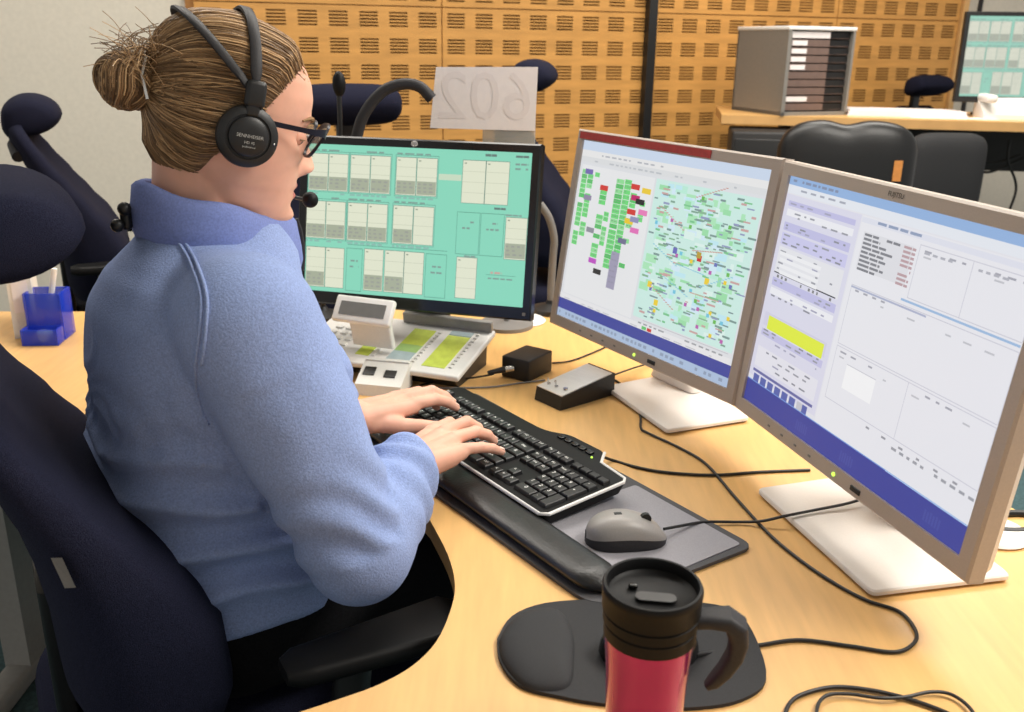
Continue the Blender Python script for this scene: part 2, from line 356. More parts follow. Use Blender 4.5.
def ui_teal():
    rn = random.Random(3); T = (142, 222, 194); R = [(0, 0, 1, 1, T)]; IV = (232, 236, 212); LN = (96, 160, 140); GR = (172, 180, 158); DK = (70, 120, 104)
    def card(u, v, w_, h_, grey=True):
        R.append((u-.002, v-.004, u+w_+.002, v+h_+.003, (120, 150, 136))); R.append((u, v, u+w_, v+h_, IV))
        for k in (1, 2, 3): R.append((u, v+h_*k/4, u+w_, v+h_*k/4+.003, (204, 210, 186)))
        R.append((u+.006, v+.014, u+.016, v+.022, (150, 160, 140)))
        if grey:
            R.append((u+.002, v+h_*.62, u+w_-.002, v+h_*.98, GR))
            for k in range(3): dashes(R, u+.006, u+w_-.01, v+h_*(.67+.1*k), .012, (118, 124, 108), rn, .012, .01, .018)
    cols = ((.0, .09), (.09, .09)), ((.205, .09), (.295, .09)), ((.41, .09), (.50, .09))
    rows = ((.065, .245), (.385, .25), (.70, .26))
    for (v, h_) in rows[:2]:
        for gi, u in enumerate((.005, .20, .41)):
            if v > .3: u -= .005
            R.append((u-.006, v-.018, u+.188, v+h_+.012, LN)); R.append((u-.004, v-.014, u+.186, v+h_+.009, (150, 224, 198)))
            card(u, v, .088, h_); card(u+.093, v, .088, h_, not (v > .3 and gi == 2))
            dashes(R, u+.0, u+.15, v-.030, .010, DK, rn, .01, .02, .05); dashes(R, u, u+.17, v+h_+.015, .012, (92, 170, 150), rn, .008, .01, .03)
    card(.005, .70, .088, .27); card(.098, .70, .085, .27, False)
    for u in (.28, .375, .465): card(u, .69, .086, .28, u < .42)
    R.append((.195, .69, .27, .985, LN)); R.append((.197, .694, .268, .981, T)); dashes(R, .215, .25, .77, .012, DK, rn); dashes(R, .212, .255, .81, .012, DK, rn)
    R.append((.56, .69, .655, .985, LN)); R.append((.562, .694, .653, .981, T)); dashes(R, .59, .63, .77, .012, DK, rn); dashes(R, .585, .635, .81, .012, DK, rn)
    R.append((.20, .665, .655, .669, LN))
    card(.705, .065, .098, .275, False); card(.807, .065, .098, .275, False); dashes(R, .77, .85, .018, .016, (20, 60, 50), rn, .002, .02, .03)
    R.append((.60, .16, .70, .20, (206, 226, 200)))
    for u in (.69, .795): R.append((u, .40, u+.102, .68, LN)); R.append((u+.002, .404, u+.100, .676, T)); dashes(R, u+.03, u+.075, .46, .012, DK, rn); dashes(R, u+.025, u+.08, .50, .012, DK, rn)
    card(.905, .42, .09, .27); card(.70, .70, .088, .27, False)
    dashes(R, .85, .90, .36, .014, (20, 60, 50), rn, .002, .02, .03); dashes(R, .93, .985, .02, .014, (20, 60, 50), rn, .002, .02, .03); dashes(R, .93, .985, .07, .012, DK, rn, .004); dashes(R, .93, .985, .10, .012, DK, rn, .004)
    dashes(R, .90, .97, .40, .01, DK, rn, .003, .02, .03); dashes(R, .73, .78, .685, .01, DK, rn, .003, .02, .03)
    R.append((.83, .80, .96, .803, LN)); dashes(R, .85, .90, .78, .014, (190, 140, 120), rn); dashes(R, .84, .95, .82, .01, DK, rn)
    return R
def ui_map():
    rn = random.Random(5); R = [(0, 0, 1, 1, (226, 228, 232))]
    R.append((0, 0, 1, .05, (206, 220, 240))); R.append((0, .05, 1, .085, (236, 236, 236))); R.append((0, .085, 1, .115, (224, 226, 228))); dashes(R, .02, .5, .065, .008, (150, 156, 170), rn, .012, .01, .03, .7); dashes(R, .02, .9, .1, .008, (170, 176, 186), rn, .012, .01, .03, .7)
    G = (118, 222, 128); G2 = (92, 200, 106)
    R.append((.015, .13, .46, .86, (236, 237, 239)))
    for (u, w_, v0, v1, dens) in ((.02, .035, .155, .56, .97), (.06, .036, .15, .50, .85), (.105, .03, .16, .42, .35), (.155, .042, .22, .60, .72), (.20, .03, .25, .58, .4), (.245, .046, .17, .42, 1), (.295, .04, .165, .60, .95), (.245, .046, .44, .64, .9), (.34, .036, .20, .60, .55), (.40, .03, .26, .36, .8)):
        v = v0
        while v < v1:
            if rn.random() < dens:
                R.append((u, v, u+w_, v+.024, rn.choice([G, G, G, G2, (150, 226, 156)]))); dashes(R, u+.005, u+w_-.004, v+.008, .006, (60, 140, 74), rn, .005, .006, .014)
            v += .0265
    for (u, v, c) in ((.335, .18, (214, 66, 60)), (.345, .235, (196, 40, 110)), (.375, .25, (40, 40, 40)), (.335, .31, (214, 66, 60)), (.15, .22, (214, 66, 60)), (.40, .19, (240, 206, 60)), (.33, .36, (240, 206, 60)), (.36, .345, (150, 150, 190)),
                      (.04, .15, (120, 110, 180)), (.055, .29, (150, 140, 170)), (.37, .40, (230, 120, 190)), (.31, .47, (120, 120, 150)), (.105, .46, (150, 150, 160)), (.15, .62, (196, 90, 200)), (.19, .67, (60, 60, 60)), (.28, .60, (200, 190, 200)), (.40, .30, (236, 130, 190))):
        R.append((u, v, u+.05, v+.028, c))
    R.append((.285, .55, .335, .75, (166, 162, 186)))
    for k in range(6): dashes(R, .29, .33, .56+k*.03, .008, (110, 106, 140), rn, .004, .01, .02)
    # the map
    R.append((.47, .13, .985, .84, (208, 240, 232))); 
    for _ in range(150): u = rn.uniform(.475, .93); v = rn.uniform(.14, .79); R.append((u, v, u+rn.uniform(.015, .06), v+rn.uniform(.01, .045), rn.choice([(176, 234, 190), (190, 240, 220), (224, 246, 240), (160, 226, 174), (214, 238, 250), (196, 236, 246)])))
    for _ in range(230):
        u = rn.uniform(.475, .955); v = rn.uniform(.14, .82)
        c = rn.choice([(132, 168, 150), (128, 156, 152), (130, 152, 154), (150, 158, 196), (206, 166, 164), (140, 184, 150), (126, 200, 146)]); R.append((u, v, u+rn.uniform(.012, .045), v+rn.uniform(.006, .011), c))
    for _ in range(30):
        u = rn.uniform(.48, .96); v = rn.uniform(.15, .81); R.append((u, v, u+.014, v+.018, rn.choice([(240, 210, 60), (240, 210, 60), (110, 190, 90), (110, 120, 190), (190, 100, 180), (120, 200, 226)])))
    for (u, v, c) in ((.745, .445, (206, 40, 50)), (.62, .44, (110, 110, 190)), (.80, .54, (240, 210, 60)), (.52, .64, (240, 210, 60)), (.57, .72, (240, 210, 60)), (.74, .43, (190, 160, 60))): R.append((u, v, u+.022, v+.03, c))
    for k in range(9):
        u, v = rn.uniform(.48, .8), rn.uniform(.15, .7)
        for j in range(12): R.append((u+.012*j, v+.008*j*math.sin(k), u+.012*j+.011, v+.008*j*math.sin(k)+.005, (150, 206, 226) if k % 2 else (206, 160, 150)))
    R.append((0, .865, .985, .93, (236, 236, 238))); dashes(R, .48, .98, .86, .008, (120, 124, 132), rn, .012, .01, .03, .7); dashes(R, .03, .9, .885, .006, (190, 194, 204), rn, .02, .02, .05, .7)
    R.append((.53, .845, .97, .849, (200, 200, 206))); R.append((.53, .875, .555, .892, (110, 200, 120))); R.append((.56, .875, .585, .892, (206, 60, 60)))
    R.append((0, .895, 1, .955, (70, 78, 160))); R.append((0, .955, 1, 1, (176, 196, 224))); dashes(R, .01, .98, .968, .016, (96, 120, 160), rn, .01, .01, .02, .8)
    return R
def ui_forms():
    rn = random.Random(9); R = [(0, 0, 1, 1, (231, 231, 238))]
    R.append((0, 0, 1, .036, (150, 182, 226))); R.append((0, .036, 1, .07, (232, 236, 244))); dashes(R, .02, .25, .012, .01, (70, 90, 140), rn, .008); dashes(R, .02, .3, .048, .008, (130, 136, 160), rn, .02, .02, .04)
    L = .375
    R.append((.0, .075, L, .88, (222, 221, 238)))
    V = (196, 194, 232)
    for v, h_, c in ((.10, .022, V), (.135, .028, (240, 240, 246)), (.19, .035, V), (.235, .05, (206, 204, 240)), (.295, .115, (232, 232, 238)), (.43, .035, V), (.475, .028, (240, 240, 246)), (.585, .06, (214, 212, 232)), (.66, .03, (200, 198, 232)), (.74, .09, (232, 231, 240)), (.845, .012, (110, 112, 170))):
        R.append((.02, v, L-.02, v+h_, c))
    for v in (.108, .145, .16, .20, .212, .24, .26, .275, .31, .335, .36, .385, .44, .455, .49, .505, .66, .675, .70, .75, .77, .79, .81):
        dashes(R, .03, L-.04, v, .007, rn.choice([(110, 112, 130), (130, 128, 170), (90, 92, 110)]), rn, .02, .01, .035, .42)
    R.append((.02, .405, L-.03, .41, (60, 60, 70))); dashes(R, .02, L-.02, .415, .012, (60, 60, 66), rn, .012, .006, .012, .8)
    R.append((.045, .595, .345, .655, (228, 240, 70)))
    for k in range(4): R.append((.03+.006*k, .315+.026*k, .25, .33+.026*k, (242, 242, 246)))
    for k in range(7): R.append((.03+.042*k, .865, .062+.042*k, .905, (92, 104, 176) if k < 6 else (200, 200, 210)))
    R.append((.31, .865, .335, .905, (92, 104, 176)))
    # right side
    R.append((L+.005, .075, .995, .90, (236, 236, 242))); R.append((L+.005, .08, .995, .10, (226, 228, 240))); dashes(R, L+.03, .62, .083, .010, (96, 120, 170), rn, .008, .03, .06)
    R.append((.40, .13, .60, .27, (226, 226, 232)))
    for k in range(9):
        v = .135+.016*k; dashes(R, .405, .405+rn.uniform(.06, .15), v, .009, (66, 68, 82), rn, .004, .02, .05, .97); dashes(R, .565, .61, v, .009, (170, 120, 130), rn, .003, .02, .04, .95)
    for (u0, v0, u1, v1) in ((.62, .115, .80, .30), (.80, .115, .99, .30), (.40, .33, .99, .56), (.40, .57, .70, .78), (.70, .57, .99, .78)):
        for (a, b, c_, d_) in ((u0, v0, u1, v0+.003), (u0, v1, u1, v1+.003), (u0, v0, u0+.002, v1), (u1, v0, u1+.002, v1)): R.append((a, b, c_, d_, (206, 206, 218)))
        dashes(R, u0+.02, u0+.16, v0+.015, .007, (130, 132, 150), rn, .02, .01, .03, .6); dashes(R, u0+.02, u1-.03, v0+.035, .006, (176, 178, 190), rn, .04, .01, .03, .35)
    R.append((.46, .62, .585, .715, (248, 248, 250))); R.append((.46, .62, .585, .623, (200, 200, 210)))
    R.append((.40, .335, .70, .342, (176, 182, 208))); R.append((.60, .31, .99, .318, (160, 190, 226)))
    for u in (.64, .82): dashes(R, u, u+.1, .135, .008, (150, 152, 170), rn, .01, .01, .02)
    dashes(R, .40, .98, .795, .008, (110, 112, 126), rn, .05, .01, .02, .6); dashes(R, .70, .99, .81, .010, (120, 122, 136), rn, .012, .01, .02, .8)
    R.append((0, .898, 1, 1, (66, 72, 156))); R.append((.0, .898, 1, .902, (120, 160, 226))); R.append((.70, .90, .99, .903, (180, 214, 250)))
    for u in (.30, .52, .86): 
        for k in range(6): R.append((u+.01*k, .935+.004*(k % 2), u+.01*k+.006, .975, (76, 84, 164)))
    return R

def frame_mesh(mb, w, h, b, d, bt=None, bb=None, r=.006):
    """bezel ring: opening w x h, border b (bt top, bb bottom), depth d behind the front at y=0"""
    bt = b if bt is None else bt; bb = b if bb is None else bb
    x0, x1, z0, z1 = -w/2-b, w/2+b, -h/2-bb, h/2+bt
    o = [(x0, z0), (x1, z0), (x1, z1), (x0, z1)]; i = [(-w/2, -h/2), (w/2, -h/2), (w/2, h/2), (-w/2, h/2)]
    ch = .003
    oc = [(x0+ch, z0+ch), (x1-ch, z0+ch), (x1-ch, z1-ch), (x0+ch, z1-ch)]
    R = [[(x, .006, z) for x, z in i], [(x, 0, z) for x, z in i], [(x, 0, z) for x, z in oc], [(x, ch, z) for x, z in o], [(x, d, z) for x, z in o]]
    mb.loft(R, False); mb.add(R[-1], [(0, 1, 2, 3)])
    return x0, x1, z0, z1
def monitor(label, centre, yaw, tilt, w, h, b, ui, style):
    c = Vector(centre); root = thing('monitor', label, 'monitor', (c.x, c.y, DZ), yaw)
    inv = Matrix.Translation((c.x, c.y, DZ)) @ Matrix.Rotation(yaw, 4, 'Z')
    hm = Matrix.Translation((0, 0, c.z-DZ)) @ Matrix.Rotation(-tilt, 4, 'X')
    dark = style == 'dark'
    f = MB(); x0, x1, z0, z1 = frame_mesh(f, w, h, b, .022 if not dark else .03, None, b*1.15 if not dark else b*1.5)
    o = f.build('bezel', 'gloss' if dark else 'silver', root, False); o.matrix_basis = hm
    s = screen_obj(root, w, h, ui, .004); s.matrix_basis = hm
    bk = MB(); bk.loft([[(x, y, z) for x, z in rrect((x1-x0-.004)*k, (z1-z0-.004)*k, .01, 4, 0, (z0+z1)/2)] for k, y in ((1, .021), (.98, .035), (.7, .055), (.62, .066))])
    bo = bk.build('housing', 'black' if dark else 'base', root); bo.matrix_basis = hm
    # neck
    nk = MB(); zc = c.z-DZ
    nk.loft([[(x, y+yy, z) for x, y in rrect(ww, .03, .012)] for ww, yy, z in ((.12, .085+(.07 if dark else 0), .012), (.085, .085, .05), (.075, .08, zc-.02))])
    nk.rbox((0, .07, zc), (.11, .05, .11), .012)
    nk.build('neck', 'black' if dark else 'base', root)
    return root, hm, (x0, x1, z0, z1)
def put(o, hm): o.matrix_basis = hm; return o

mL, hmL, eL = monitor('silver framed left monitor of the twin pair, showing a coloured map and green lists', (.229, 1.554, 1.004), -1.018, .148, .472, .335, .019, ui_map(), 'light')
mR, hmR, eR = monitor('silver framed right monitor of the twin pair, showing pale forms with a yellow bar', (.429, 1.088, 1.002), -1.307, .117, .472, .335, .019, ui_forms(), 'light')
mT, hmT, eT = monitor('black framed monitor with a teal status board behind the telephone console', (-.187, 1.707, 1.018), -.248, .195, .436, .277, .016, ui_teal(), 'dark')
def quad_base(root, pts, z1, material, name='stand_base'):
    inv = root.matrix_basis.inverted() if False else (Matrix.Translation(root.location) @ Matrix.Rotation(root.rotation_euler[2], 4, 'Z')).inverted()
    P = [inv @ p for p in pts]; cx = sum(p.x for p in P)/4; cy = sum(p.y for p in P)/4
    ring = []
    for i in range(4):
        a, b, c_ = P[i-1], P[i], P[(i+1) % 4]
        for k in range(4):
            t = k/3; u = b.lerp(a, .10*(1-t)); v = b.lerp(c_, .10*t); q = u.lerp(b, .6).lerp(v.lerp(b, .6), t); ring.append((q.x, q.y))
    mb = MB(); mb.loft([[(x, y, z) for x, y in ring] for z in (.004, z1-.002)]+[[(cx+(x-cx)*.985, cy+(y-cy)*.985, z1) for x, y in ring]])
    ft = MB(); ft.loft([[(cx+(x-cx)*.95, cy+(y-cy)*.95, z) for x, y in ring] for z in (.0003, .0045)]); ft.build('base_shadow_gap', 'black', root)  # inset black slab stands in for the shadow gap under the base
    return mb.build(name, material, root)
def base_rect(c0, c1, depth):      # front corners on the desk, depth behind
    d = (c1-c0); d.z = 0; nrm = Vector((-d.y, d.x, 0)).normalized()
    return [c0, c1, c1+nrm*depth, c0+nrm*depth]
quad_base(mR, [at(757, 488, DZ+.01), at(872, 592, DZ+.01), at(1012, 575, DZ+.01), at(757, 488, DZ)+(at(1012, 575, DZ)-at(872, 592, DZ))], .0105, 'base')
quad_base(mL, [at(605, 386, DZ+.01), at(667, 430, DZ+.01), at(750, 417, DZ+.01), at(605, 386, DZ)+(at(750, 417, DZ)-at(667, 430, DZ))], .0105, 'base')
bt = MB(); bt.lathe([(.0, 0), (.095, 0), (.10, .006), (.09, .014), (.03, .022), (0, .023)], (0, .165, 0), 40); bt.build('stand_base', 'black', mT)
# red strip, logos, leds, buttons
r_ = MB(); r_.box((eL[0]+.186, -.0008, eL[3]-.0105), (.352, .0016, .0125)); put(r_.build('label_strip', 'redlabel', mL, False), hmL)
def logo(root, hm, s, size, x, z, m, y=-.0006):
    v, f = textmesh(s, size); mb = MB(); mb.add([(p.x+x, y, p.y+z) for p in v], f); o = mb.build('logo', m, root, False); return put(o, hm)
logo(mR, hmR, 'FUJITSU', .0085, 0, eR[3]-.011, 'darkgrey')
logo(mL, hmL, 'FUJITSU', .0085, .02, eL[3]-.030+.019, 'darkgrey')
pt = MB(); pt.add([(math.cos(a)*.0065-.005, -.0006, eT[3]-.0085+math.sin(a)*.0055) for a in [2*PI*k/20 for k in range(20)]], [tuple(range(20))]); put(pt.build('badge', 'legend', mT, False), hmT)
logo(mT, hmT, 'hp', .011, -.005, eT[3]-.008, 'black', -.0011)
for root, hm, e in ((mL, hmL, eL), (mR, hmR, eR)):
    put(MB().cyl((.012, .001, e[2]+.011), (.012, -.0015, e[2]+.011), .0028).build('power_light', 'led', root), hm)
    put(MB().rbox((.058, 0, e[2]+.011), (.02, .003, .007), .0014).build('power_button', 'black', root), hm)
    for k in range(4): put(MB().rbox((-.15+.035*k, 0, e[2]+.011), (.006, .0015, .003), .0005).build('button', 'grey', root), hm)
put(MB().rbox((eT[1]-.013, 0, eT[2]+.012), (.006, .002, .006), .0008).build('power_button', 'grey', mT), hmT)

# ------------------------------------------------------------------ keyboard and its pad
KY = -.945; KU = Vector((math.cos(KY), math.sin(KY), 0)); KV = Vector((-KU.y, KU.x, 0)); K0 = Vector((.044, 1.056, DZ))
pad = thing('keyboard_pad', 'dark grey desk pad with black leather wrist roll under the keyboard', 'wrist rest', K0, KY)
def rpoly(pts, rad, k=5):
    out = []; P = [Vector((x, y)) for x, y in pts]; n = len(P)
    for i in range(n):
        a, b, c_ = P[i-1], P[i], P[(i+1) % n]; r = rad[i]; u = b+(a-b).normalized()*r; v = b+(c_-b).normalized()*r
        for j in range(k+1): t = j/k; out.append(tuple((1-t)**2*u+2*t*(1-t)*b+t*t*v))
    return out
pp = rpoly([(-.47, -.064), (.168, -.056), (.178, .198), (-.47, .20)], [.02, .035, .02, .02])
MB().prism(pp, .0005, .005).build('pad_base', 'padgrey', pad)
ps = rpoly([(-.03, .008), (.165, -.005), (.166, .186), (-.03, .188)], [.006]*4)
MB().prism(ps, .0045, .0062).build('mouse_surface', 'padlight', pad)
wr = MB(); rings = []
for k in range(41):
    t = k/40; u = lerp(-.462, .155, t); e = min(1, math.sqrt(max(0, 1-max(0, (u-.125)/.031)**2))) if u > .125 else min(1, math.sqrt(max(0, 1-max(0, (-.432-u)/.031)**2))) if u < -.432 else 1
    e = max(e, .04); ring = []
    for j in range(24):
        a = 2*PI*j/24; x = math.cos(a); z = math.sin(a); x = math.copysign(abs(x)**.8, x)
        ring.append((u, -.024+x*.029*e, .005+max(0, .0105+z*.0105)*(.35+.65*e)))
    rings.append(ring)
wr.loft(rings); wr.build('wrist_roll', 'leather', pad)

kb = thing('keyboard', 'black computer keyboard with silver front trim under the woman\'s hands', 'keyboard', K0+Vector((0, 0, .006)), KY)
KT = Matrix.Translation((0, 0, .010)) @ Matrix.Rotation(.055, 4, 'X')      # top plate frame
outl = rpoly([(-.435, -.002), (0, 0), (-.004, .146), (-.068, .152), (-.088, .178), (-.165, .176), (-.20, .156), (-.435, .152)], [.012, .012, .008, .01, .01, .012, .02, .012], 4)
body = MB(); body.loft([[(x*.97-.006, y*.94+.004, -.008-.0) for x, y in outl], [(x, y, .008) for x, y in outl], [(x, y, .012) for x, y in outl]], True, KT)
body.build('case', 'blacksoft', kb)
tr_ = MB(); fr = [(-.43, -.0025), (-.008, -.0012), (.0008, .008), (-.003, .140), (-.010, .1475), (-.066, .1535), (-.0865, .1775)]
tr_.tube([KT @ Vector((x, y, .0112)) for x, y in catmull([Vector((a, b, 0)) for a, b in fr], 1) for x, y in [(x, y)]] if False else [KT @ Vector((x, y, .0112)) for x, y in fr], .0025, 8)
tr_.build('silver_trim', 'white', kb)
KU_ = .0184
def keymesh(w, d):
    mb = MB(); g = .0008; a, b = w/2-g, d/2-g; t = .0022
    mb.loft([[(-a, -b, 0), (a, -b, 0), (a, b, 0), (-a, b, 0)], [(-a+t*.5, -b+t*.5, .005), (a-t*.5, -b+t*.5, .005), (a-t*.5, b-t*.3, .005), (-a+t*.5, b-t*.3, .005)], [(-a+t, -b+t, .0062), (a-t, -b+t, .0062), (a-t, b-t, .0062), (-a+t, b-t, .0062)]])
    me = mb.mesh('key'); me.materials.append(MT['black']); return me
kmesh = {}; legend = MB(); glyph = {}
def key(ux, row, wu=1, hu=1, ch=None):
    x = -.4255+(ux+wu/2)*KU_; y = .0105+(row+hu/2)*KU_*.98
    k = (wu, hu)
    if k not in kmesh: kmesh[k] = keymesh(wu*KU_, hu*KU_*.98)
    o = bpy.data.objects.new('key', kmesh[k]); C.objects.link(o); o.parent = kb; o.matrix_basis = KT @ Matrix.Translation((x, y, .0115))
    if ch:
        if ch not in glyph: glyph[ch] = textmesh(ch, .0085 if len(ch) == 1 else .0056)
        v, f = glyph[ch]; legend.add([KT @ Vector((x+p.x-.0018, y+p.y+.002, .0115+.0063)) for p in v], f)
R0 = ['`']+list('1234567890-=')
for i, c_ in enumerate(R0): key(i, 4, 1, 1, c_)
key(13, 4, 2, 1, 'Bksp')
key(0, 3, 1.5, 1, 'Tab'); [key(1.5+i, 3, 1, 1, c_) for i, c_ in enumerate('QWERTYUIOP[]')]; key(13.5, 3, 1.5, 1, '#')
key(0, 2, 1.75, 1, 'Caps'); [key(1.75+i, 2, 1, 1, c_) for i, c_ in enumerate("ASDFGHJKL;'")]; key(12.75, 2, 2.25, 1, 'Enter')
key(0, 1, 2.25, 1, 'Shift'); [key(2.25+i, 1, 1, 1, c_) for i, c_ in enumerate('ZXCVBNM,./')]; key(12.25, 1, 2.75, 1, 'Shift')
ux = 0
for wu, c_ in ((1.25, 'Ctrl'), (1.25, None), (1.25, 'Alt'), (6.25, None), (1.25, 'Alt'), (1.25, None), (1.25, None), (1.25, 'Ctrl')): key(ux, 0, wu, 1, c_); ux += wu
key(0, 5.35, 1, 1, 'Esc')
for g_, s_ in enumerate((2, 6.5, 11)):
    for i in range(4): key(s_+i, 5.35, 1, 1, 'F%d' % (g_*4+i+1))
for i in range(3):
    key(15.3+i, 5.35, 1, 1, ('Prt', 'Scr', 'Brk')[i]); key(15.3+i, 4, 1, 1, ('Ins', 'Hm', 'PU')[i]); key(15.3+i, 3, 1, 1, ('Del', 'End', 'PD')[i]); key(15.3+i, 0, 1, 1, '<v>'[i])
key(16.3, 1, 1, 1, '^')
for i, c_ in enumerate(('Num', '/', '*', '-')): key(18.6+i, 4, 1, 1, c_)
for r, s in ((3, '789'), (2, '456'), (1, '123')):
    for i, c_ in enumerate(s): key(18.6+i, r, 1, 1, c_)
key(18.6, 0, 2, 1, '0'); key(20.6, 0, 1, 1, '.'); key(21.6, 2, 1, 2, '+'); key(21.6, 0, 1, 2)
for i in range(4): key(18.6+i, 5.45, 1, .8)
stuff(legend.build('key_legend', 'legend', kb, False))
mb = MB()
for i in range(5): mb.rbox((-.165+.0165*i, .160, .0135), (.012, .009, .003), .001, KT)
mb.build('media_keys', 'gloss', kb)
MB().sph(tuple(KT @ Vector((-.085, .152, .013))), .0016).build('indicator_light', 'led', kb)
def cable(pts, r, name='cable', parent=None, m='rubber', k=10):
    mb = MB(); P = catmull(pts, k); 
    if parent is not None:
        inv = (Matrix.Translation(parent.location) @ Matrix.Rotation(parent.rotation_euler[2], 4, 'Z')).inverted(); P = [inv @ p for p in P]
    mb.tube(P, r, 8); return mb.build(name, m, parent)
def dpts(L, z=DZ+.0025): return [at(x, y, z) for x, y in L]
cable([at(598, 455, .765)]+dpts([(612, 460), (640, 468), (672, 473), (715, 475), (760, 472), (810, 470)]), .0022, 'cable', kb)

# ------------------------------------------------------------------ grey mouse
mp = at(624, 541, DZ+.006); ma = math.atan2(KV.y, KV.x)-.25
ms = thing('mouse', 'grey computer mouse on the pale pad right of the keyboard', 'mouse', (.147, 1.034, DZ+.0062), .14)
mm = MB(); rings = []
for k in range(25):
    t = k/24; x = lerp(-.052, .052, t); s = max(.02, (1-abs(2*t-1)**2.6))**.5; wd = .034*s*(1-.12*math.sin(PI*t)); hh = .036*(max(0, math.sin(PI*min(1, (t+.03)/1.0)**.8))**.55)*.95+.001
    ring = []
    for j in range(24):
        a = 2*PI*j/24; yy = math.cos(a); zz = math.sin(a); yy = math.copysign(abs(yy)**.7, yy); ring.append((x, yy*wd, .004+(hh*abs(zz)**.75 if zz > 0 else -.0035)))
    rings.append(ring)
mm.loft(rings); mme = mm.mesh('work')
for i, p in enumerate(mme.polygons): p.material_index = 1 if i >= 576 or math.sin(2*PI*((i % 24)+.5)/24) < .3 else 0
link('shell', mme, ['mousegrey', 'darkgrey'], ms)
MB().cyl((.024, -.003, .030), (.024, .003, .030), .007, .007, 16).build('wheel', 'black', ms)
MB().rbox((-.012, 0, .0385), (.010, .006, .002), .0008).build('badge', 'black', ms)
cable([at(664, 529, .757), at(680, 526, .752), at(705, 522, .746), at(740, 522, .7435), at(762, 521, .748), at(785, 516, .7545), at(815, 510, .7545), at(845, 504, .757), at(862, 499, .76)], .002, 'cable', ms)

# ------------------------------------------------------------------ front mouse pad, black mouse, mug
fp = thing('mouse_pad', 'rounded charcoal mouse pad with gel wrist cushion under the travel mug', 'mouse pad', (.12, .80, DZ))
ol = [(497, 640), (500, 662), (520, 686), (560, 697), (600, 704), (650, 708), (700, 708), (742, 700), (766, 680), (756, 640), (737, 613), (705, 604), (650, 600), (600, 600), (545, 604), (512, 617)]
op = [at(x, y, DZ+.003) for x, y in ol]; op = [(p.x-.12, p.y-.80) for p in catmull(op+[op[0]], 4)[:-1]]
MB().prism(op, .0005, .0045).build('pad_base', 'padblack', fp)
gc = at(535, 646, DZ+.01); gel = MB(); rings = []
gl = [(499, 640), (502, 660), (522, 684), (548, 690), (570, 684), (574, 660), (573, 634), (562, 612), (540, 608), (514, 619)]
gp = [at(x, y, DZ+.006) for x, y in gl]; gp = catmull(gp+[gp[0]], 4)[:-1]; gcx = sum(p.x for p in gp)/len(gp); gcy = sum(p.y for p in gp)/len(gp)
for k in range(8):
    th = PI/2*k/7; s = max(.02, math.cos(th)**.7); rings.append([(gcx+(p.x-gcx)*s-.12, gcy+(p.y-gcy)*s-.80, .0042+.0125*math.sin(th)) for p in gp])
gel.loft(rings); gel.build('gel_cushion', 'padblack', fp)
bl = thing('mouse', 'black mouse on the charcoal pad, half hidden behind the travel mug', 'mouse', (.145, .805, DZ+.0047), .05)
mm2 = MB(); mm2.loft([[(x*.90, y*.9, max(0, z)*.95) for x, y, z in r] for r in [[(a[0], a[1], a[2]) for a in rr] for rr in rings and []]] if False else [[(x*s*.052, y*s*.032, z) for x, y in [(math.cos(2*PI*j/24), math.sin(2*PI*j/24)) for j in range(24)]] for s, z in ((.96, 0), (1, .006), (.98, .014), (.9, .024), (.72, .031), (.4, .0355), (.02, .0365))])
mm2.build('shell', 'gloss', bl); MB().cyl((.026, -.003, .029), (.026, .003, .029), .006, .006, 14).build('wheel', 'grey', bl)
cable([at(696, 655, .752)]+dpts([(715, 652), (760, 645), (800, 640), (850, 646), (893, 652), (912, 645), (916, 632), (900, 612), (866, 600), (834, 583), (800, 560), (768, 533), (735, 497), (706, 464), (680, 448), (648, 433), (641, 428), (640, 415), (632, 396), (618, 382), (606, 377)]), .0021, 'cable', bl)

mgx, mgy = .121, .675
mug = thing('travel_mug', 'red metallic travel mug with black lid and handle in front', 'mug', (mgx, mgy, DZ+.0048))
MB().lathe([(0, 0), (.030, 0), (.0315, .003), (.0315, .006)], n=40).build('base', 'black', mug)
MB().lathe([(.030, .006), (.0325, .008), (.0335, .03), (.0355, .08), (.0385, .122), (.039, .128), (.03, .128)], n=48).build('body', 'red', mug)
MB().lathe([(.034, .118), (.0392, .119), (.0394, .130), (.0384, .1308), (.0384, .1325), (.0405, .1335), (.0407, .1415), (.0396, .1422), (.0396, .1438), (.0416, .1448), (.0420, .160), (.0424, .161), (.0424, .165), (.0412, .1675), (.0390, .1675), (.0378, .165), (.0372, .158), (.034, .1555), (0, .1555)], n=56).build('lid', 'blacksoft', mug)
sl = MB(); sl.prism([(x, y) for x, y in rrect(.034, .013, .006, 5, .003, -.006)], .155, .1585); sl.build('slider', 'black', mug)
MB().rbox((-.016, .008, .158), (.008, .005, .004), .0015).build('sip_tab', 'gloss', mug)
hd = MB(); hs = [(.036, 0, .136), (.050, 0, .138), (.064, 0, .139), (.072, 0, .132), (.075, 0, .118), (.073, 0, .104), (.066, 0, .088), (.058, 0, .076), (.052, 0, .070)]
wid = [.010, .011, .013, .013, .011, .0105, .0095, .008, .005]; thk = [.006, .006, .0075, .0095, .008, .007, .006, .005, .003]
hrings = []
for i, p in enumerate(hs):
    a = Vector(hs[max(0, i-1)]); b = Vector(hs[min(len(hs)-1, i+1)]); t = (b-a).normalized(); nn = Vector((-t.z, 0, t.x))
    hrings.append([Vector(p)+nn*(y*thk[i]*2/1)+Vector((0, x*wid[i]*2, 0)) for x, y in rrect(1, 1, .28, 3)])
hd.loft(hrings); hd.build('handle', 'darkgrey', mug); mug.rotation_euler[2] = -.12

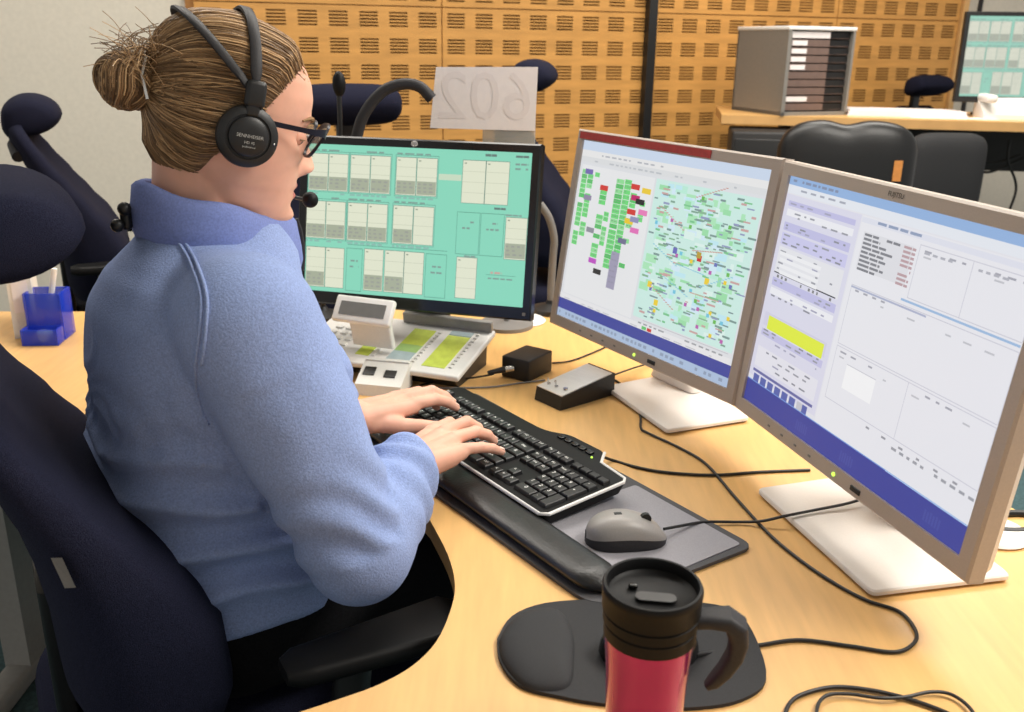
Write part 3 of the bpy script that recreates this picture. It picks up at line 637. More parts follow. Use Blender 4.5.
# loose cable loop
lc = MB(); lc.tube(catmull(dpts([(775, 760), (782, 725), (790, 703), (806, 693), (835, 687), (870, 690), (905, 698), (945, 712), (990, 735)], DZ+.003), 8), .0021)
tag(lc.build('cable', 'rubber'), 'loose black cable looping on the bare desk at the near right', 'cable')
lc2 = MB(); lc2.tube(catmull(dpts([(830, 750), (818, 722), (818, 705), (828, 695), (850, 694), (880, 698), (905, 697), (930, 692), (950, 694), (968, 706), (985, 730)], DZ+.0045), 8), .0018)
tag(lc2.build('cable', 'rubber'), 'thinner black cable crossing over the loose loop at the near right', 'cable')

# ------------------------------------------------------------------ small boxes on the desk
def box_local(pts):      # yaw of the footprint from two points
    d = pts[1]-pts[0]; return math.atan2(d.y, d.x)
p0, p1, p2 = at(532, 400, DZ), at(560, 411, DZ), at(614, 395, DZ)
ax = (p2-p1); ax.z = 0; ya = math.atan2(ax.y, ax.x); Lx = ax.length
am = thing('control_box', 'wedge shaped black control box with brushed silver top and small switches', 'control box', (p1.x, p1.y, DZ), ya)
wd = (p0-p1).length
MB().loft([[(0, y, 0), (Lx, y, 0), (Lx, y, .042), (.004, y, .024)] for y in (0, wd)]).build('case', 'black', am, True, 20)
slope = math.atan2(.018, Lx); TM_ = Matrix.Translation((.003, 0, .0242)) @ Matrix.Rotation(-slope, 4, 'Y')
MB().box((Lx*.475, wd/2, .0009), (Lx*.93, wd*.95, .0016), TM_).build('silver_plate', 'steel', am, False)
for k in range(2):
    t_ = MB(); q = TM_ @ Vector((.018+.001*k, wd*(.80-.28*k), 0)); t_.cyl(q, q+Vector((0, 0, .004)), .0035); t_.cyl(q, q+Vector((-.003, 0, .014)), .0013, .002); t_.build('toggle_switch', 'chrome', am)
q = TM_ @ Vector((.022, wd*.22, 0)); MB().cyl(q, q+Vector((0, 0, .005)), .005, .0045).build('knob', 'chrome', am)
cable([at(606, 378, .76), at(622, 372, .765), at(640, 366, .752), at(655, 362, .744)], .0017, 'cable', am)

b0, b1, b2 = at(502, 376, DZ), at(528, 383, DZ), at(552, 371, DZ)
ax = b2-b1; ya = math.atan2(ax.y, ax.x); Lb = ax.length; wb = (b0-b1).length
jb = thing('adapter_box', 'small black adapter cube with a jack plug beside the telephone console', 'adapter', (b1.x, b1.y, DZ), ya)
MB().rbox((Lb/2, wb/2, .021), (Lb, wb, .042), .003).build('case', 'black', jb)
MB().cyl((0, wb*.55, .022), (-.014, wb*.55+.012, .021), .0062, .006).build('plug_collar', 'chrome', jb)
MB().cyl((-.013, wb*.55+.011, .021), (-.040, wb*.55+.030, .018), .0065, .0035).build('plug', 'black', jb)
cable([at(494, 374, .757), at(478, 377, .75)]+dpts([(455, 380), (430, 383), (418, 386), (405, 390)]), .0018, 'cable', jb)
lc3 = MB(); lc3.tube(catmull(dpts([(552, 363), (570, 361), (592, 353), (608, 346), (625, 340)]), 6), .0017); tag(lc3.build('cable', 'rubber'), 'thin dark cable running behind the adapter cube towards the left silver monitor', 'cable')
lc4 = MB(); lc4.tube(catmull(dpts([(420, 388), (450, 388), (490, 387), (520, 383), (545, 380)]), 6), .0017); tag(lc4.build('cable', 'grey'), 'grey cable lying behind the keyboard in front of the black boxes', 'cable')

# ------------------------------------------------------------------ telephone console
FR = at(458, 379, DZ+.03); py = -.35
ph = thing('telephone_console', 'white telephone console with lime green button labels below the teal monitor', 'telephone', (FR.x, FR.y, DZ), py)
PW, PD = .35, .190; PT = Matrix.Translation((0, 0, .028)) @ Matrix.Rotation(.18, 4, 'X')
MB().rbox((-PW/2, PD/2, 0), (PW, PD, .012), .004, PT).build('face_plate', 'white', ph)
MB().loft([[(x, .035, .0), (x, PD*.9, .0), (x, PD*.92, .052), (x, .012, .022)] for x in (-PW+.01, -.014)]).build('stand', 'black', ph, False)
def strip(x0, x1, bands, y0=.022, y1=.166):
    for i, (a, b, m) in enumerate(bands):
        MB().box(((x0+x1)/2, lerp(y0, y1, (a+b)/2), .0064), (x1-x0, (y1-y0)*(b-a), .0012), PT).build('button_label', m, ph, False)
    mb = MB()
    for k in range(11): mb.rbox((x1+.010, lerp(y0, y1, (k+.5)/11), .0075), (.007, .0065, .003), .001, PT)
    mb.build('key_row', 'offwhite', ph)
strip(-.082, -.036, ((0, .12, 'lime'), (.12, .86, 'lime'), (.88, 1, 'bluelabel')))
strip(-.158, -.112, ((0, .28, 'bluelabel'), (.28, .5, 'green'), (.5, 1, 'lime')), .026, .156)
strip(-.224, -.196, ((0, .45, 'lime'), (.45, .8, 'green'), (.8, 1, 'bluelabel')), .03, .10)
for r in range(5):
    for c_ in range(3): MB().rbox((-.308+.022*c_, .035+.022*r, .008), (.014, .011, .004), .001, PT).build('button', 'offwhite', ph)
MB().rbox((-.10, .184, .014), (.19, .014, .026), .003, PT).build('rear_rail', 'midgrey', ph)
lq = Matrix.Rotation(-py, 4, 'Z') @ (atY(364, 311, 1.625)-Vector((FR.x, FR.y, DZ)))
MB().loft([[(lq.x+x, yy+y, z) for x, y in rrect(.085, .014, .004, 3)] for yy, z in ((lq.y+.035, .055), (lq.y+.016, lq.z-.004))]).build('display_bracket', 'offwhite', ph)
LT = Matrix.Translation(lq) @ Matrix.Rotation(.95, 4, 'X')
MB().rbox((0, 0, 0), (.118, .050, .014), .004, LT).build('display_housing', 'white', ph); MB().box((0, 0, .0075), (.092, .026, .001), LT).build('display', 'lcd', ph, False)
MB().rbox((-.355, .075, .02), (.05, .19, .04), .014).build('handset', 'white', ph)
kp = at(381, 397, DZ); ks = thing('key_unit', 'small white switch unit with square black window in front of the telephone console', 'switch unit', (kp.x, kp.y, DZ), -.20)
MB().loft([[(x, 0, 0), (x, .070, 0), (x, .070, .046), (x, .062, .047), (x, .003, .020)] for x in (-.050, .036)]).build('case', 'offwhite', ks, True, 20)
KT2 = Matrix.Translation((0, .003, .0202)) @ Matrix.Rotation(math.atan2(.027, .059), 4, 'X')
MB().box((.008, .030, .001), (.021, .017, .0022), KT2).build('window', 'black', ks, False); MB().box((-.032, .034, .001), (.021, .02, .0022), KT2).build('window', 'black', ks, False)
MB().box((-.006, .064, .0015), (.08, .006, .003), KT2).build('ridge', 'offwhite', ks, False)

# ------------------------------------------------------------------ sign, goosenecks, disc behind the teal monitor
SY = 1.97
a_, b_, c_, d_ = atY(436, 67, SY), atY(538, 67, SY), atY(535, 131, SY), atY(430, 128, SY)
sg = thing('number_sign', 'white paper number sign standing behind the teal monitor', 'sign', ((c_.x+d_.x)/2, SY, DZ))
o0 = sg.location; loc = [p-o0 for p in (a_, b_, c_, d_)]
MB().add(loc+[p+Vector((0, .0012, 0)) for p in loc], [(0, 1, 2, 3), (4, 5, 6, 7), (0, 1, 5, 4), (1, 2, 6, 5), (2, 3, 7, 6), (3, 0, 4, 7)]).build('paper', 'paper', sg, False)
v, f = textmesh('602', .135); cx_ = sum((p.x for p in loc))/4; cz_ = sum((p.z for p in loc))/4
MB().add([(cx_-p.x*.98, -.0006, cz_+p.y) for p in v], f).build('numerals', 'ink', sg, False)
zb = loc[2].z
MB().rbox((.055, .008, zb-.012), (.11, .012, .055), .003).build('clip', 'clear', sg); MB().cyl((.055, .012, .012), (.055, .012, zb-.02), .006).build('post', 'grey', sg); MB().lathe([(0, 0), (.06, 0), (.06, .008), (.01, .012), (0, .012)], (.055, .012, 0)).build('base', 'grey', sg)
def gooseneck(label, base, pts, r, cat, name, tip=None, m='darkgrey'):
    g = thing(name, label, cat, base); inv = -Vector(base)
    MB().lathe([(0, 0), (.045, 0), (.045, .012), (.014, .022), (.010, .03), (0, .03)], n=28).build('base', 'black', g)
    MB().tube([p+inv for p in catmull([Vector(base)+Vector((0, 0, .02))]+pts, 8)], r, 12).build('gooseneck', m, g)
    if tip: 
        t = tip[0]+inv; MB().sph(tuple(t), tip[1], 16, 12).build('tip', 'blacksoft', g)
    return g
gy = 1.93
gooseneck('arched grey gooseneck lamp arm left of the paper sign', (-.34, gy, DZ), [atY(352, 180, gy), atY(358, 132, gy), atY(368, 108, gy), atY(385, 90, gy), atY(404, 84, gy), atY(420, 87, gy), atY(432, 99, gy)], .0115, 'desk lamp', 'gooseneck_lamp')
gooseneck('thin black desk microphone with oval foam head beside the woman\'s brow', (-.43, 2.015, DZ), [atY(338, 180, 2.0), atY(340, 130, 2.0), atY(339, 95, 2.0)], .005, 'microphone', 'desk_microphone', (atY(339, 84, 2.0), (.014, .014, .026)), 'black')
gb = at(551, 312, DZ); gooseneck('bent grey gooseneck arm between the teal and the map monitors', (gb.x, gb.y, DZ), [atY(551, 290, gb.y), atY(553, 257, gb.y), atY(554, 238, gb.y), atY(549, 218, gb.y), atY(540, 204, gb.y)], .009, 'desk lamp', 'gooseneck_lamp', None, 'grey')
dp = at(522, 321, DZ); ds = MB().lathe([(0, 0), (.052, 0), (.054, .003), (.05, .006), (0, .006)], (0, 0, 0), 32); o = ds.build('coaster', 'white'); o.location = (dp.x, dp.y, DZ); tag(o, 'round white coaster on the desk behind the teal monitor', 'coaster')
dp = at(980, 545, DZ); o = MB().lathe([(0, 0), (.042, 0), (.045, .003), (.042, .006), (0, .006)], (0, 0, 0), 32).build('coaster', 'white'); o.location = (dp.x+.03, dp.y+.03, DZ); tag(o, 'round white coaster behind the right silver monitor', 'coaster')
cp = [at(1000+32*math.cos(t), 522+9*math.sin(t), DZ+.004) for t in [2*PI*k/16 for k in range(17)]]; cl = MB(); cl.tube(catmull([p+Vector((.02, 0, 0)) for p in cp], 4), .005)
tag(cl.build('cable', 'rubber'), 'coil of thick black cable behind the right silver monitor', 'cable')

# ------------------------------------------------------------------ pen holder, folder
pn = at(53, 336, DZ); pc = thing('pen_holder', 'blue see-through pen holder on the desk behind the navy chair', 'pen holder', (pn.x, pn.y, DZ), .1)
pc.scale = (1, 1, 1)
def wallbox(mb, w_, d_, h_, t): 
    for (x, y, a, b) in ((-w_/2+t/2, 0, t, d_), (w_/2-t/2, 0, t, d_), (0, -d_/2+t/2, w_-2*t, t), (0, d_/2-t/2, w_-2*t, t)): mb.rbox((x, y, h_/2), (a, b, h_), t*.3)
    mb.rbox((0, 0, t/2), (w_-2*t, d_-2*t, t), t*.3)
mb = MB(); wallbox(mb, .074, .06, .100, .004); mb.build('cup', 'blueglass', pc)
mb = MB(); wallbox(mb, .072, .038, .034, .004); mb.v = [p+Vector((0, -.05, 0)) for p in mb.v]; mb.build('tray', 'blueglass', pc)
pe = MB(); pe.cyl((-.012, 0, .006), (.022, .004, .145), .006, .006, 10); pe.cyl((-.0120, 0, .006), (-.0132, 0, .004), .006, .002, 10); o = pe.build('pen', ['white']); o.location = pc.location
tag(o, 'white pen leaning in the blue pen holder', 'pen')
er = MB().rbox((0, 0, .012), (.026, .03, .02), .004).build('eraser', 'bluelabel'); er.location = pc.location+Vector((.008, -.05, .0042)); tag(er, 'pale blue eraser in the low tray of the blue pen holder', 'eraser')
fo = at(22, 345, DZ); ff = MB()
ff.box((0, 0, .085), (.045, .18, .17)); fd = thing('ring_binder', 'white ring binder standing behind the blue pen holder', 'binder', (fo.x-.05, fo.y+.13, DZ), .42)
ff.build('cover', 'folder', fd, False); MB().box((0, -.091, .09), (.03, .0016, .07)).build('spine_label', 'paper', fd, False)

# ------------------------------------------------------------------ chairs
def operator_chair(loc, yaw, fab, label, group=None, dz=0., hd=0., hx=0., arms=True, armx=0.):
    """local frame: x forward, y to the left, z up; origin on the floor under the seat"""
    ch = thing('office_chair', label, 'chair', loc, yaw, group)
    TAB = [(.56, .01, -.155, .20), (.60, .018, -.165, .222), (.69, .010, -.168, .232), (.76, -.028, -.176, .232), (.82, -.078, -.188, .228), (.88, -.126, -.208, .222), (.94, -.172, -.234, .210), (.99, -.206, -.256, .190), (1.02, -.222, -.262, .165), (1.035, -.230, -.256, .13)]
    rings = []
    for k in range(30):
        z = lerp(.56, 1.035, k/29); f0, b0, hw = interp(TAB, z); ring = []; c0 = (f0+b0)/2; hd_ = (f0-b0)/2
        for j in range(40):
            a = 2*PI*j/40; ca, sa = math.cos(a), math.sin(a); x = math.copysign(abs(ca)**.62, ca)*hd_; y = math.copysign(abs(sa)**.5, sa)*hw
            x += -.035*(1-(y/hw)**2)*.6                       # hollowed for the back
            ring.append((c0+x, y, z+dz))
        rings.append(ring)
    MB().loft(rings).build('backrest', fab, ch, True, 60)
    hr = MB(); rings = []
    for k in range(25):
        t = k/24*2-1; y = .140*t; s = max(.03, (1-abs(t)**3.4))**.5; s = .55+.45*s if abs(t) < .97 else .5; ring = []
        for j in range(32):
            a = 2*PI*j/32; ca, sa = math.cos(a), math.sin(a); x = ca*(.078 if ca > 0 else .068); z = sa*(.056 if sa > 0 else .051)
            z += -.030*max(0, -ca)*(sa < 0)*abs(sa); x -= .016*max(0, -sa)
            ring.append((-.168+hx+x*s, y, 1.144-hd+z*s+dz))
        rings.append(ring)
    hr.loft(rings); hr.build('headrest', fab, ch, True, 60)
    st = MB(); st.rbox((-.245, 0, 1.06-hd*.6+dz), (.026, .06, .16-hd*.4), .008); st.build('headrest_stem', 'black', ch)
    br = MB(); br.tube([Vector(p)+Vector((0, 0, dz)) for p in ((-.245, -.05, 1.0), (-.262, -.10, .975), (-.252, -.15, .95))], .016, 10); br.build('adjuster', 'darkgrey', ch)
    seat = MB(); seat.loft([[(x+.03, y, z+dz) for x, y in rrect(.50*k, .50*k, .12*k, 6)] for k, z in ((.9, .40), (1, .425), (1, .465), (.97, .485), (.88, .495))]); seat.build('seat', fab, ch, True, 60)
    for sd in ((-1, 1) if arms else ()):
        am_ = MB(); rg = []
        for k in range(15):
            t = k/14; x = lerp(.028, .25, t)+armx; hw = .028+.018*t; e = 1 if 0 < k < 14 else .7
            rg.append([(x, sd*.295+yy*e, .675+dz+zz*e*1.0) for yy, zz in [(p[0], p[1]) for p in rrect(2*hw, .024, .010, 4)]])
        am_.loft(rg); ao = am_.build('armrest', 'blacksoft', ch)
        MB().tube([Vector((.11+armx, sd*.295, .665+dz)), Vector((.09+armx*.8, sd*.295, .50+dz)), Vector((.06, sd*.27, .42+dz)), Vector((.05, sd*.10, .40+dz))], [.022, .022, .018, .016], 10).build('armrest_post', 'black', ao)
    MB().rbox((.0, 0, .385+dz), (.24, .16, .05), .015).build('mechanism', 'black', ch)
    MB().loft([[(-.11+dx, y, z+dz) for dx, y in rrect(.03, .09, .008)] for dx, z in ((0, .38), (-.06, .50), (-.075, .7))] if False else [[(x0+x, y, z+dz) for x, y in rrect(.025, .09, .008)] for x0, z in ((-.10, .375), (-.185, .45), (-.185, .7))]).build('back_bracket', 'black', ch)
    MB().cyl((0, 0, .09), (0, 0, .37+dz), .03, .025).build('gas_lift', 'black', ch)
    for k in range(5):
        a = 2*PI*k/5+.3; lg = MB(); lg.tube([(0, 0, .105), (.15*math.cos(a), .15*math.sin(a), .095), (.30*math.cos(a), .30*math.sin(a), .075)], [.028, .022, .016], 8); lo = lg.build('leg', 'black', ch)
        MB().cyl((.30*math.cos(a)-.02*math.sin(a), .30*math.sin(a)+.02*math.cos(a), .03), (.30*math.cos(a)+.02*math.sin(a), .30*math.sin(a)-.02*math.cos(a), .03), .03, .03, 14).build('castor', 'black', lo)
    return ch
CH0 = operator_chair((-.42, 1.10, 0), math.radians(30), 'navy', 'dark navy high-backed operator chair the woman sits in, nearest the viewer')
tg = MB(); tg.add([(-.178, -.226, .842), (-.168, -.231, .842), (-.160, -.233, .806), (-.170, -.229, .806)], [(0, 1, 2, 3)]); o = tg.build('care_tag', 'grey', CH0, False)
bc1 = atY(30, 115, 2.62); operator_chair((bc1.x+.225, 2.66, 0), math.radians(24), 'navydark', 'empty navy operator chair with a round headrest against the pale wall at far left', 'empty navy operator chairs', dz=bc1.z-1.14+.10, hd=.10, hx=-.05, armx=-.19)
bc2 = atY(526, 78, 3.15); operator_chair((bc2.x+.188, 3.12, 0), math.radians(-8), 'navydark', 'empty navy operator chair behind the paper sign and teal monitor', 'empty navy operator chairs', dz=bc2.z-1.14)
bc3 = atY(349, 106, 2.6); operator_chair((bc3.x+.045, 2.42, 0), math.radians(-75), 'navydark', 'empty navy operator chair seen past the woman\'s spectacles', 'empty navy operator chairs', dz=bc3.z-1.14)


# ------------------------------------------------------------------ the woman
C0 = Vector((-.405, 1.125, 0)); PF = Vector((.81, .586, 0)); PR = Vector((.586, -.81, 0)); PZ = Vector((0, 0, 1))
def pw(s, l, z): return C0+PF*s+PR*l+PZ*z
person = thing('person', 'person with fair hair in a bun, blue fleece and headset, typing at the keyboard', 'person', (C0.x, C0.y, 0))
PINV = Matrix.Translation(-person.location)
def pp_(o, parent=None):
    o.parent = parent or person
    if parent is None: o.matrix_parent_inverse = PINV
    return o
def bumpf(d, s): return math.exp(-(d/s)**2)
# head frame
HY = math.radians(27); NOD = math.radians(12); HC = Vector((-.348, 1.160, 1.241))
_hf = Vector((math.cos(HY), math.sin(HY), 0)); HX = _hf*math.cos(NOD)-PZ*math.sin(NOD); HZ = _hf*math.sin(NOD)+PZ*math.cos(NOD); HYv = HZ.cross(HX)
HS = 1.01
HM = Matrix((HX*HS, HYv*HS, HZ*HS)).transposed().to_4x4(); HM.translation = HC      # x forward, y left, z up
HT = [(-.115, .074, -.030, .040), (-.108, .083, -.042, .046), (-.098, .0865, -.050, .053), (-.085, .0845, -.056, .059), (-.072, .0845, -.060, .063), (-.060, .0855, -.066, .067), (-.045, .087, -.074, .070), (-.030, .088, -.083, .0725), (-.015, .0885, -.083, .074),
      (.0, .088, -.086, .075), (.012, .0885, -.088, .0755), (.025, .092, -.089, .0765), (.045, .0925, -.089, .077), (.062, .0885, -.087, .076), (.078, .080, -.083, .072), (.090, .067, -.076, .065), (.100, .050, -.065, .054), (.107, .031, -.055, .040), (.112, .008, -.030, .022), (.114, -.008, -.014, .006)]
def head_point(z, a):
    xf, xb, hw = interp(HT, z); xc = lerp(xf, xb, .52); ca, sa = math.cos(a), math.sin(a)
    ex = .86 if ca > 0 else 1.0
    x = xc+(math.copysign(abs(ca)**ex, ca))*((xf-xc) if ca > 0 else (xc-xb)); y = math.copysign(abs(sa)**.94, sa)*hw
    if ca > 0.1:
        ay = abs(y); d = 0
        # nose
        if -.05 < z < .014:
            t = (z-.014)/(-.036-.014); hgt = .002+.021*max(0, min(1, t))**1.15
            if z < -.037: hgt *= max(0, 1-((-.037-z)/.012))**.6
            d += hgt*bumpf(y, .0065+.0065*max(0, min(1, t)))
            d += .0085*bumpf(ay-.0125, .006)*bumpf(z+.039, .008)
        d -= .0105*bumpf(ay-.031, .0145)*bumpf(z-.001, .0115)
        d += .0035*bumpf(ay-.028, .02)*bumpf(z-.019, .008)
        d += .0062*bumpf(z+.0605, .0050)*bumpf(y, .018)+.0068*bumpf(z+.0735, .0058)*bumpf(y, .016)
        d -= .0040*bumpf(z+.0668, .0024)*bumpf(y, .022)
        d -= .0035*bumpf(z+.083, .006)*bumpf(y, .02)
        d += .0055*bumpf(z+.099, .012)*bumpf(y, .020)
        d -= .002*bumpf(z+.052, .005)*bumpf(y, .004)
        x += d
        y += math.copysign(.004*bumpf(ay-.055, .02)*bumpf(z+.025, .02), y)
    return Vector((x, y, z))
def head_rings(off=0.0):
    zs = [-.115+.229*k/86 for k in range(87)]
    return [[HM @ (head_point(z, 2*PI*j/112)) for j in range(112)] for z in zs]
# ---- skin: one remeshed body (torso core, neck, arms, hands) with the head grown into it
sk = MB()
WR = Vector((-.136, 1.106, .816)); ER = Vector((-.174, .945, .778)); SR = pw(.012, .165, 1.035)
WL = Vector((-.232, 1.268, .815)); EL = Vector((-.395, 1.31, .800)); SL = pw(.02, -.138, 1.005)
ra = pw(.02, 0, .62)
for a, b, r0, r1 in ((pw(.02, 0, .64), pw(.03, 0, .95), .115, .10), (pw(.03, -.07, .98), pw(.03, .07, .98), .08, .08), (pw(.03, 0, .98), pw(.035, 0, 1.11), .08, .062)):
    sk.cap(a, b, r0, r1, 24)
nb0 = pw(.022, 0, 1.09); nb1 = HM @ Vector((-.030, 0, -.045))
sk.cap(nb0, nb1, .062, .055, 32); sk.cap(pw(.05, 0, 1.10), HM @ Vector((-.004, 0, -.075)), .05, .046, 32)
def arm(sh, el, wr):
    sk.cap(sh, el, .046, .038, 20); sk.cap(el, lerp(el, wr, .45), .038, .036, 20); sk.cap(lerp(el, wr, .45), wr, .036, .0245, 20)
arm(SR, ER, WR); arm(SL, EL, WL)
sk.loft(head_rings())
for sd in (-1, 1): sk.sph((0, 0, 0), (.018, .008, .03), 14, 10, HM @ Matrix.Translation((-.008, sd*.0765, -.004)) @ Matrix.Rotation(-.2, 4, 'Y'))
nails = []
def hand(wr, palm_yaw, fing_yaw, side, pitch, fing):
    """side +1: thumb to the left (right hand); -1: mirrored"""
    Mx = Matrix.Translation(wr) @ Matrix.Rotation(palm_yaw, 4, 'Z') @ Matrix.Rotation(pitch, 4, 'Y') @ Matrix.Scale(1.12, 4)
    W = lambda x, y, z: Mx @ Vector((x, y*side, z))
    mcp = [(.084, .0265, .004), (.088, .008, .0075), (.082, -.0105, .005), (.072, -.028, -.002)]
    # palm as a fan of capsules
    for i, m in enumerate(mcp):
        sk.cap(W(.0, .012-.008*i, -.003), W(m[0], m[1], m[2]-.0035), .0195, .0122, 18)
    sk.cap(W(.012, .0, -.006), W(.062, .0, -.006), .021, .0185, 18); sk.cap(W(.02, -.016, -.009), W(.058, -.024, -.010), .0155, .0125, 18)
    sk.cap(W(.012, .016, -.009), W(.046, .027, -.013), .0175, .0145, 18)
    for i, m in enumerate(mcp):
        L = ((.041, .024, .019), (.045, .027, .020), (.042, .025, .019), (.034, .019, .017))[i]; p = W(*m); r = (.0104, .0106, .0100, .0090)[i]
        yaw = fing_yaw+fing[i][0]*side; pit = fing[i][1:]
        rr = (r, r*.88, r*.80, r*.66)
        for k in range(3):
            dv = Vector((math.cos(yaw)*math.cos(pit[k]), math.sin(yaw)*math.cos(pit[k]), math.sin(pit[k]))); q = p+dv*L[k]
            sk.cap(p, q, rr[k], rr[k+1], 16); 
            if k < 2: sk.sph(tuple(q), rr[k+1]*1.08, 14, 10)
            if k == 2:
                up = (dv.cross(Vector((0, 0, 1)))).cross(dv).normalized(); nails.append((q-dv*.0025+up*(rr[3]*.84), dv, up, rr[3]))
            p = q
    th = [W(.022, .018, -.010), W(.050, .042, -.016)] ; 
    ty = fing_yaw+side*(.30); d1 = Vector((math.cos(ty), math.sin(ty), -.12)); d2 = Vector((math.cos(ty-side*.25), math.sin(ty-side*.25), -.22))
    a1 = th[1]+d1*.032; a2 = a1+d2*.026
    sk.cap(th[0], th[1], .0165, .0128, 16); sk.cap(th[1], a1, .0128, .0106, 16); sk.cap(a1, a2, .0106, .0078, 16)
    up = (d2.cross(Vector((0, 0, 1)))).cross(d2).normalized(); nails.append((a2-d2*.003+up*.0066, d2.normalized(), up, .0082))
D = math.radians
hand(WR, D(60), D(47), 1, D(2), [(D(4), D(2), D(-38), D(-58)), (D(0), D(2), D(-36), D(-56)), (D(-3), D(-2), D(-28), D(-46)), (D(-14), D(-8), D(-18), D(-30))])
hand(WL, D(52), D(34), -1, D(5), [(D(-2), D(-2), D(-24), D(-40)), (D(2), D(4), D(-30), D(-45)), (D(8), D(4), D(-38), D(-55)), (D(14), D(0), D(-38), D(-55))])
skm = remesh(sk, .0024, 5, .5)
lips = []
HMi = HM.inverted()
for p in skm.polygons:
    c = HMi @ p.center
    if c.x > .05 and abs(c.y) < .022-.25*abs(c.z+.067) and -.0785 < c.z < -.0565 and c.x > .078: p.material_index = 1
    else: p.material_index = 0
body_o = pp_(link('body', skm, ['skin', 'lip'], None, True, 180))
skin_bvh = BVHTree.FromPolygons([v.co for v in skm.vertices], [tuple(p.vertices) for p in skm.polygons])
for q, dv, up, r in nails:
    m = MB(); sv = dv.cross(up); M = Matrix((dv, sv, up)).transposed().to_4x4(); M.translation = q
    m.sph((0, 0, 0), (.0056, r*.72, .0016), 12, 8, M); pp_(m.build('nail', 'nail'))
for sd in (-1, 1):
    e = MB(); c = Vector((.0705, sd*.0298, .0005)); e.sph(tuple(c), .0118, 20, 14, HM); eo = pp_(e.build('eye', 'sclera'))
    e2 = MB(); dv = Vector((.80, -.42, -.40)).normalized(); p = c+dv*.0082; e2.sph((0, 0, 0), (.0042, .0064, .0064), 16, 10, HM @ Matrix.Translation(p) @ dv.to_track_quat('X', 'Z').to_matrix().to_4x4()); o = e2.build('iris', 'iris'); o.parent = eo
    lid = MB(); rings = []
    for i in range(9):
        rings.append([c+Vector((math.cos(th)*math.cos(ph), math.cos(th)*math.sin(ph), math.sin(th)))*.0128 for ph in [lerp(-1.9, 1.9, j/18) for j in range(19)] for th in [lerp(-.18-1.6*max(0, abs(ph)-.62), 1.35, i/8)]])
    lid.loft([[HM @ p for p in r] for r in rings], False, None, False); pp_(lid.build('eyelid', 'skin'))
    lash = MB(); lash.tube([HM @ (c+Vector((math.cos(-.18)*math.cos(ph), math.cos(-.18)*math.sin(ph), math.sin(-.18)))*.0133) for ph in [lerp(-1.2, 1.2, j/10) for j in range(11)]], .0008, 6); pp_(lash.build('lashes', 'brow'))
    br = MB(); br.tube([HM @ (head_point(.021+.004*math.sin(PI*t), sd*lerp(.20, .72, t))+Vector((.0012, 0, 0))) for t in [k/10 for k in range(11)]], [.0012+.0016*math.sin(PI*min(1, .15+k/11)) for k in range(11)], 8); pp_(br.build('eyebrow', 'brow'))

# ---- hair: undercoat shell and combed strands gathered into a bun
def hairline(x, y):
    return interp([(-.11, -.078), (-.07, -.080), (-.045, -.066), (-.022, -.030), (-.006, .006), (.010, .008), (.022, .026), (.034, .044), (.048, .064), (.066, .083), (.095, .092)], x)[0]
hv, hf, hi = [], [], {}
zs = [-.10+.214*k/70 for k in range(71)]; NA = 96
cap_pts = []
for z in zs:
    row = []
    for j in range(NA):
        p = head_point(z, 2*PI*j/NA); d = z-hairline(p.x, p.y); t = max(-.002, min(.0115, d*.36)); nrm = Vector((p.x+.005, p.y*1.2, (z-.02)*.9)).normalized()
        row.append((HM @ (p+nrm*t), d))
    cap_pts.append(row)
fs = []; vs = [p for r in cap_pts for p, d in r]
for i in range(70):
    for j in range(NA):
        k = (j+1) % NA
        if max(cap_pts[i][j][1], cap_pts[i][k][1], cap_pts[i+1][j][1], cap_pts[i+1][k][1]) > -.002: fs.append((i*NA+j, i*NA+k, (i+1)*NA+k, (i+1)*NA+j))
fs.append(tuple(range(70*NA, 71*NA)))
hb = MB(); hb.add(vs, fs); hm_ = hb.mesh('hair_undercoat'); hair0 = pp_(link('hair', hm_, 'hairbase', None, True, 180))
hair_bvh = BVHTree.FromPolygons(vs, fs)
BUN = Vector((-.119, -.006, .026)); rnd = random.Random(11)
HO = HM @ Vector((-.005, 0, .015))
def on_scalp(dirw, extra):
    hit = hair_bvh.ray_cast(HO+dirw*.3, -dirw, .3)
    if hit[0] is None: hit = skin_bvh.ray_cast(HO+dirw*.3, -dirw, .3)
    return (hit[0] if hit[0] is not None else HO+dirw*.09)+dirw*extra
bunw = HM @ BUN; bdir = (HM @ Vector((-.105, 0, .03))-HO).normalized()
st_mb = MB(); count = 0
while count < 1700:
    a = rnd.uniform(-PI, PI); z = rnd.uniform(-.09, .108); p = head_point(z, a); d = z-hairline(p.x, p.y)
    if d < -.004 or (d > .012 and rnd.random() < .72): continue
    s0 = (HM @ p-HO).normalized(); ang = s0.angle(bdir)
    if ang < .25: continue
    count += 1; pts = []; rad = []; n_ = 9+int(ang*3); ex = rnd.uniform(-.0006, .0022); wob = rnd.uniform(-1, 1)*.05; side_ = s0.cross(bdir).normalized()
    end = 1.0 if rnd.random() < .8 else rnd.uniform(.6, .95)
    for k in range(n_+1):
        t = k/n_*end; v = s0.slerp(bdir, t) if ang < 3.0 else s0.lerp(bdir, t).normalized(); v = (v+side_*wob*math.sin(PI*t)+Vector((0, 0, -.10*math.sin(PI*t)*(1 if p.z < .05 else 0)))).normalized()
        pts.append(on_scalp(v, ex+.0012*math.sin(PI*t))); rad.append(.0010*(.35+.65*math.sin(PI*min(1, .12+t*.8))))
    st_mb.tube(pts, rad, 4, False)
